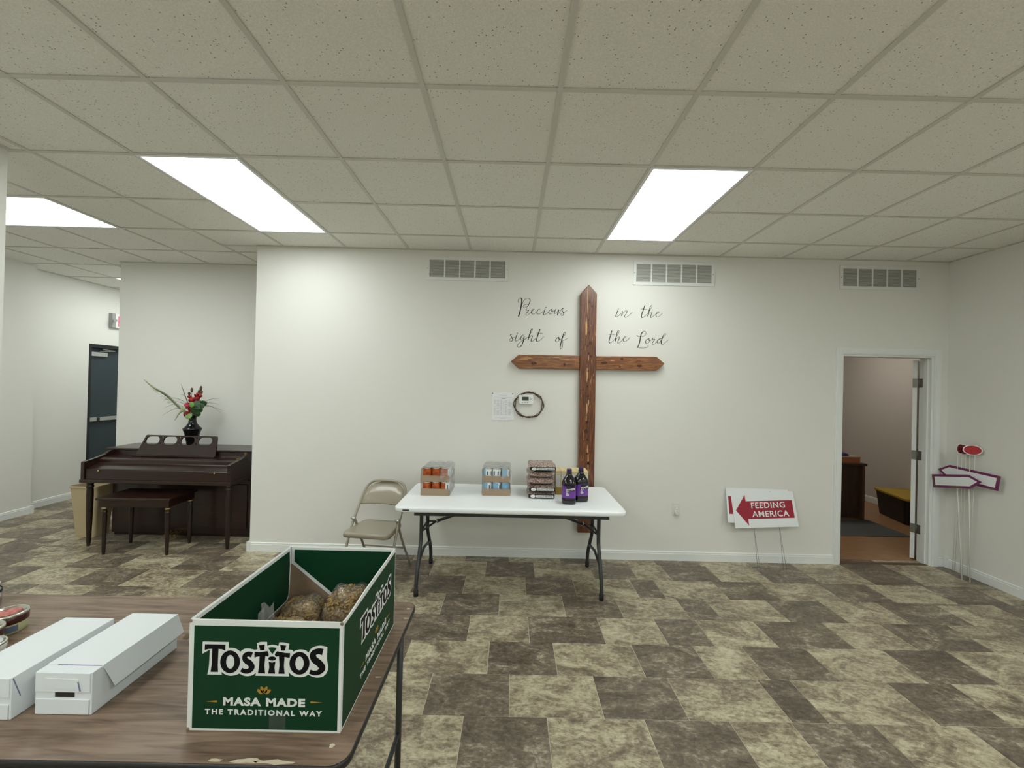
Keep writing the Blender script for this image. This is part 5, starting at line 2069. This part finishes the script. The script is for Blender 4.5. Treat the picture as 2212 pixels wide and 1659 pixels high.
# ------------------------------------------------------------------ long white cartons
def long_carton(x0, x1, y0, y1, h, lbl, open_flap):
    c0 = ((x0 + x1) / 2, (y0 + y1) / 2, TZ)
    t = thing('long_carton', lbl, 'carton', c0, group='long white cartons')
    b = MB(c0)
    b.box(x0, x1, y0, y1, TZ + .0004, TZ + h)
    b.build('body', 'carton_white', t, bevel=.0015)
    mid = TZ + h * .42
    MB(c0).box(x0 + .003, x1 - .006, y0 - .0022, y0 + .001, TZ + .002, mid - .006).build('lower_end_flap', 'carton_white', t, bevel=.0006)
    MB(c0).box(x0 + .002, x1 - .004, y0 - .0024, y0 + .001, mid + .014, TZ + h - .001).build('upper_end_flap', 'carton_white', t, bevel=.0006)
    MB(c0).box(x1 - .0075, x1 - .006, y0 - .0014, y0 - .0004, TZ + .004, mid - .008).build('torn_edge', 'carton_tear', t)
    if open_flap:
        MB(c0).box(x0 + .055, x0 + .108, y0 - .0008, y0 + .001, mid, mid + .013).build('hand_hole', 'carton_dark', t)
        tb = MB(c0)
        tb.prism([(x0 + .03, TZ + h * .66), (x0 + .126, TZ + h * .60), (x0 + .120, TZ + h * .84), (x0 + .03, TZ + h * .88)], XZ, y0 - .0036, y0 - .002)
        tb.build('tape_strip', 'carton_white', t)
        MB(c0).prism([(x0 + .124, TZ + h * .58), (x0 + .1275, TZ + h * .58), (x0 + .121, TZ + h * .80), (x0 + .118, TZ + h * .80)], XZ, y0 - .0042, y0 - .0034).build('torn_edge', 'carton_tear', t)
        fl_ = MB(c0)
        za, zb_ = TZ + h + .0012, TZ + h * .47
        fl_.add([(x1 + .001, y0 + .030, za), (x1 + .001, y1, za), (x1 + .020, y1 + .004, zb_), (x1 + .022, y0 + .045, zb_ - .004),
                 (x1 - .001, y0 + .030, za - .001), (x1 - .001, y1, za - .001), (x1 + .018, y1 + .004, zb_ - .001), (x1 + .020, y0 + .045, zb_ - .005)],
                [(0, 1, 2, 3), (4, 7, 6, 5), (0, 4, 5, 1), (1, 5, 6, 2), (2, 6, 7, 3), (3, 7, 4, 0)])
        fl_.build('side_flap', 'carton_white', t)
        lp = MB(c0)
        lp.box(x0, x1 + .001, y0 + .030, y1, TZ + h, TZ + h + .0015)
        lp.build('top_flap', 'carton_white', t)
        MB(c0).box(x0 + .03, x1 - .003, y0 + .0285, y0 + .030, TZ + h, TZ + h + .0012).build('torn_edge', 'carton_tear', t)
    else:
        MB(c0).prism([(y0 + .004, TZ + h - .002), (y0 + .022, TZ + h * .45), (y0 + .020, TZ + h * .45), (y0 + .002, TZ + h - .004)], YZ, x1 - .0002, x1 + .0008).build('torn_edge', 'carton_tear', t)
    return t


long_carton(-1.283, -1.128, 1.140, 1.430, .115, 'long white carton with a lifted side flap on the wood-grain table', True)
long_carton(-1.485, -1.322, 1.118, 1.405, .112, 'long white carton closed, lying between the tubs and the other carton', False)

# a scrap of brown tape behind the open carton
sc = MB((-1.13, 1.47, TZ)).add([(-1.150, 1.480, TZ), (-1.128, 1.476, TZ), (-1.122, 1.484, TZ + .012), (-1.142, 1.490, TZ + .014),
                                (-1.150, 1.481, TZ + .0008), (-1.128, 1.477, TZ + .0008), (-1.122, 1.485, TZ + .0128), (-1.142, 1.491, TZ + .0148)],
                               [(0, 1, 2, 3), (4, 7, 6, 5), (0, 4, 5, 1), (1, 5, 6, 2), (2, 6, 7, 3), (3, 7, 4, 0)])
tag(sc.build('paper_scrap', 'cardboard', loc=(-1.13, 1.47, TZ)), 'small curled brown paper scrap behind the white carton', 'scrap')


# ------------------------------------------------------------------ dip tubs at the left edge
def tub(x, y, lbl, h=.068, r=.052, white=False):
    t = thing('dip_tub', lbl, 'tub', (x, y, TZ), group='dip tubs beside the white cartons')
    b = MB()
    b.lathe([(r * .88, 0), (r * .90, .003), (r * .95, h * .55)], n=28, m=0)
    b.build('tub_body', 'dip_label' if not white else 'plastic_white', t)
    MB().lathe([(r * .955, h * .50), (r * .99, h * .52), (r * 1.0, h * .86), (r * .96, h * .88)], n=28).build('dark_band', 'dip_dark' if not white else 'plastic_white', t)
    MB().lathe([(r * .97, h * .86), (r * 1.03, h * .88), (r * 1.03, h * .96), (r * .99, h), (r * .90, h), (r * .88, h - .002), (.001, h - .002)], n=28).build('lid', 'lid_silver', t)
    if not white:
        MB().lathe([(r * .66, h - .002), (r * .66, h - .0012), (.001, h - .0012)], n=24).build('lid_print', 'lid_red', t)
    else:
        MB().lathe([(r * .80, h - .002), (r * .80, h - .001), (.001, h - .001)], n=24).build('lid_print', 'sign_white', t)
    MB().prism([(r * .957 * math.cos(a), r * .957 * math.sin(a)) for a in [(-.9 + .1 * k) for k in range(8)]] +
               [(r * .90 * math.cos(a), r * .90 * math.sin(a)) for a in [(-.2 - .1 * k) for k in range(8)]], XY, .008, h * .42).build('bar_label', 'can_label_print' if not white else 'plastic_white', t)
    return t


tub(-1.803, 1.508, 'dip tub with red printed lid, farthest from the cartons')
tub(-1.768, 1.405, 'dip tub with red printed lid, at the middle of the group')
tub(-1.690, 1.352, 'dip tub with plain white lid beside the white carton', .050, .048, True)
jo = (-2.065, 1.640, TZ)
t = thing('clear_jar', 'short clear plastic jar with a black band behind the dip tubs', 'jar', jo)
MB().lathe([(.046, 0), (.050, .004), (.050, .072), (.044, .079), (.044, .084), (.0425, .084), (.0425, .079), (.048, .071), (.048, .006), (.001, .006)], n=28).build('jar_body', 'jar_plastic', t)
MB().lathe([(.0502, .056), (.0512, .058), (.0512, .067), (.0502, .069)], n=28).build('black_band', 'edge_black', t)
MB().lathe([(.046, .083), (.048, .084), (.048, .093), (.046, .095), (.001, .095)], n=28).build('lid', 'lid_silver', t)

bpy.context.view_layer.update()
print('individual floor tiles', n_tiles)
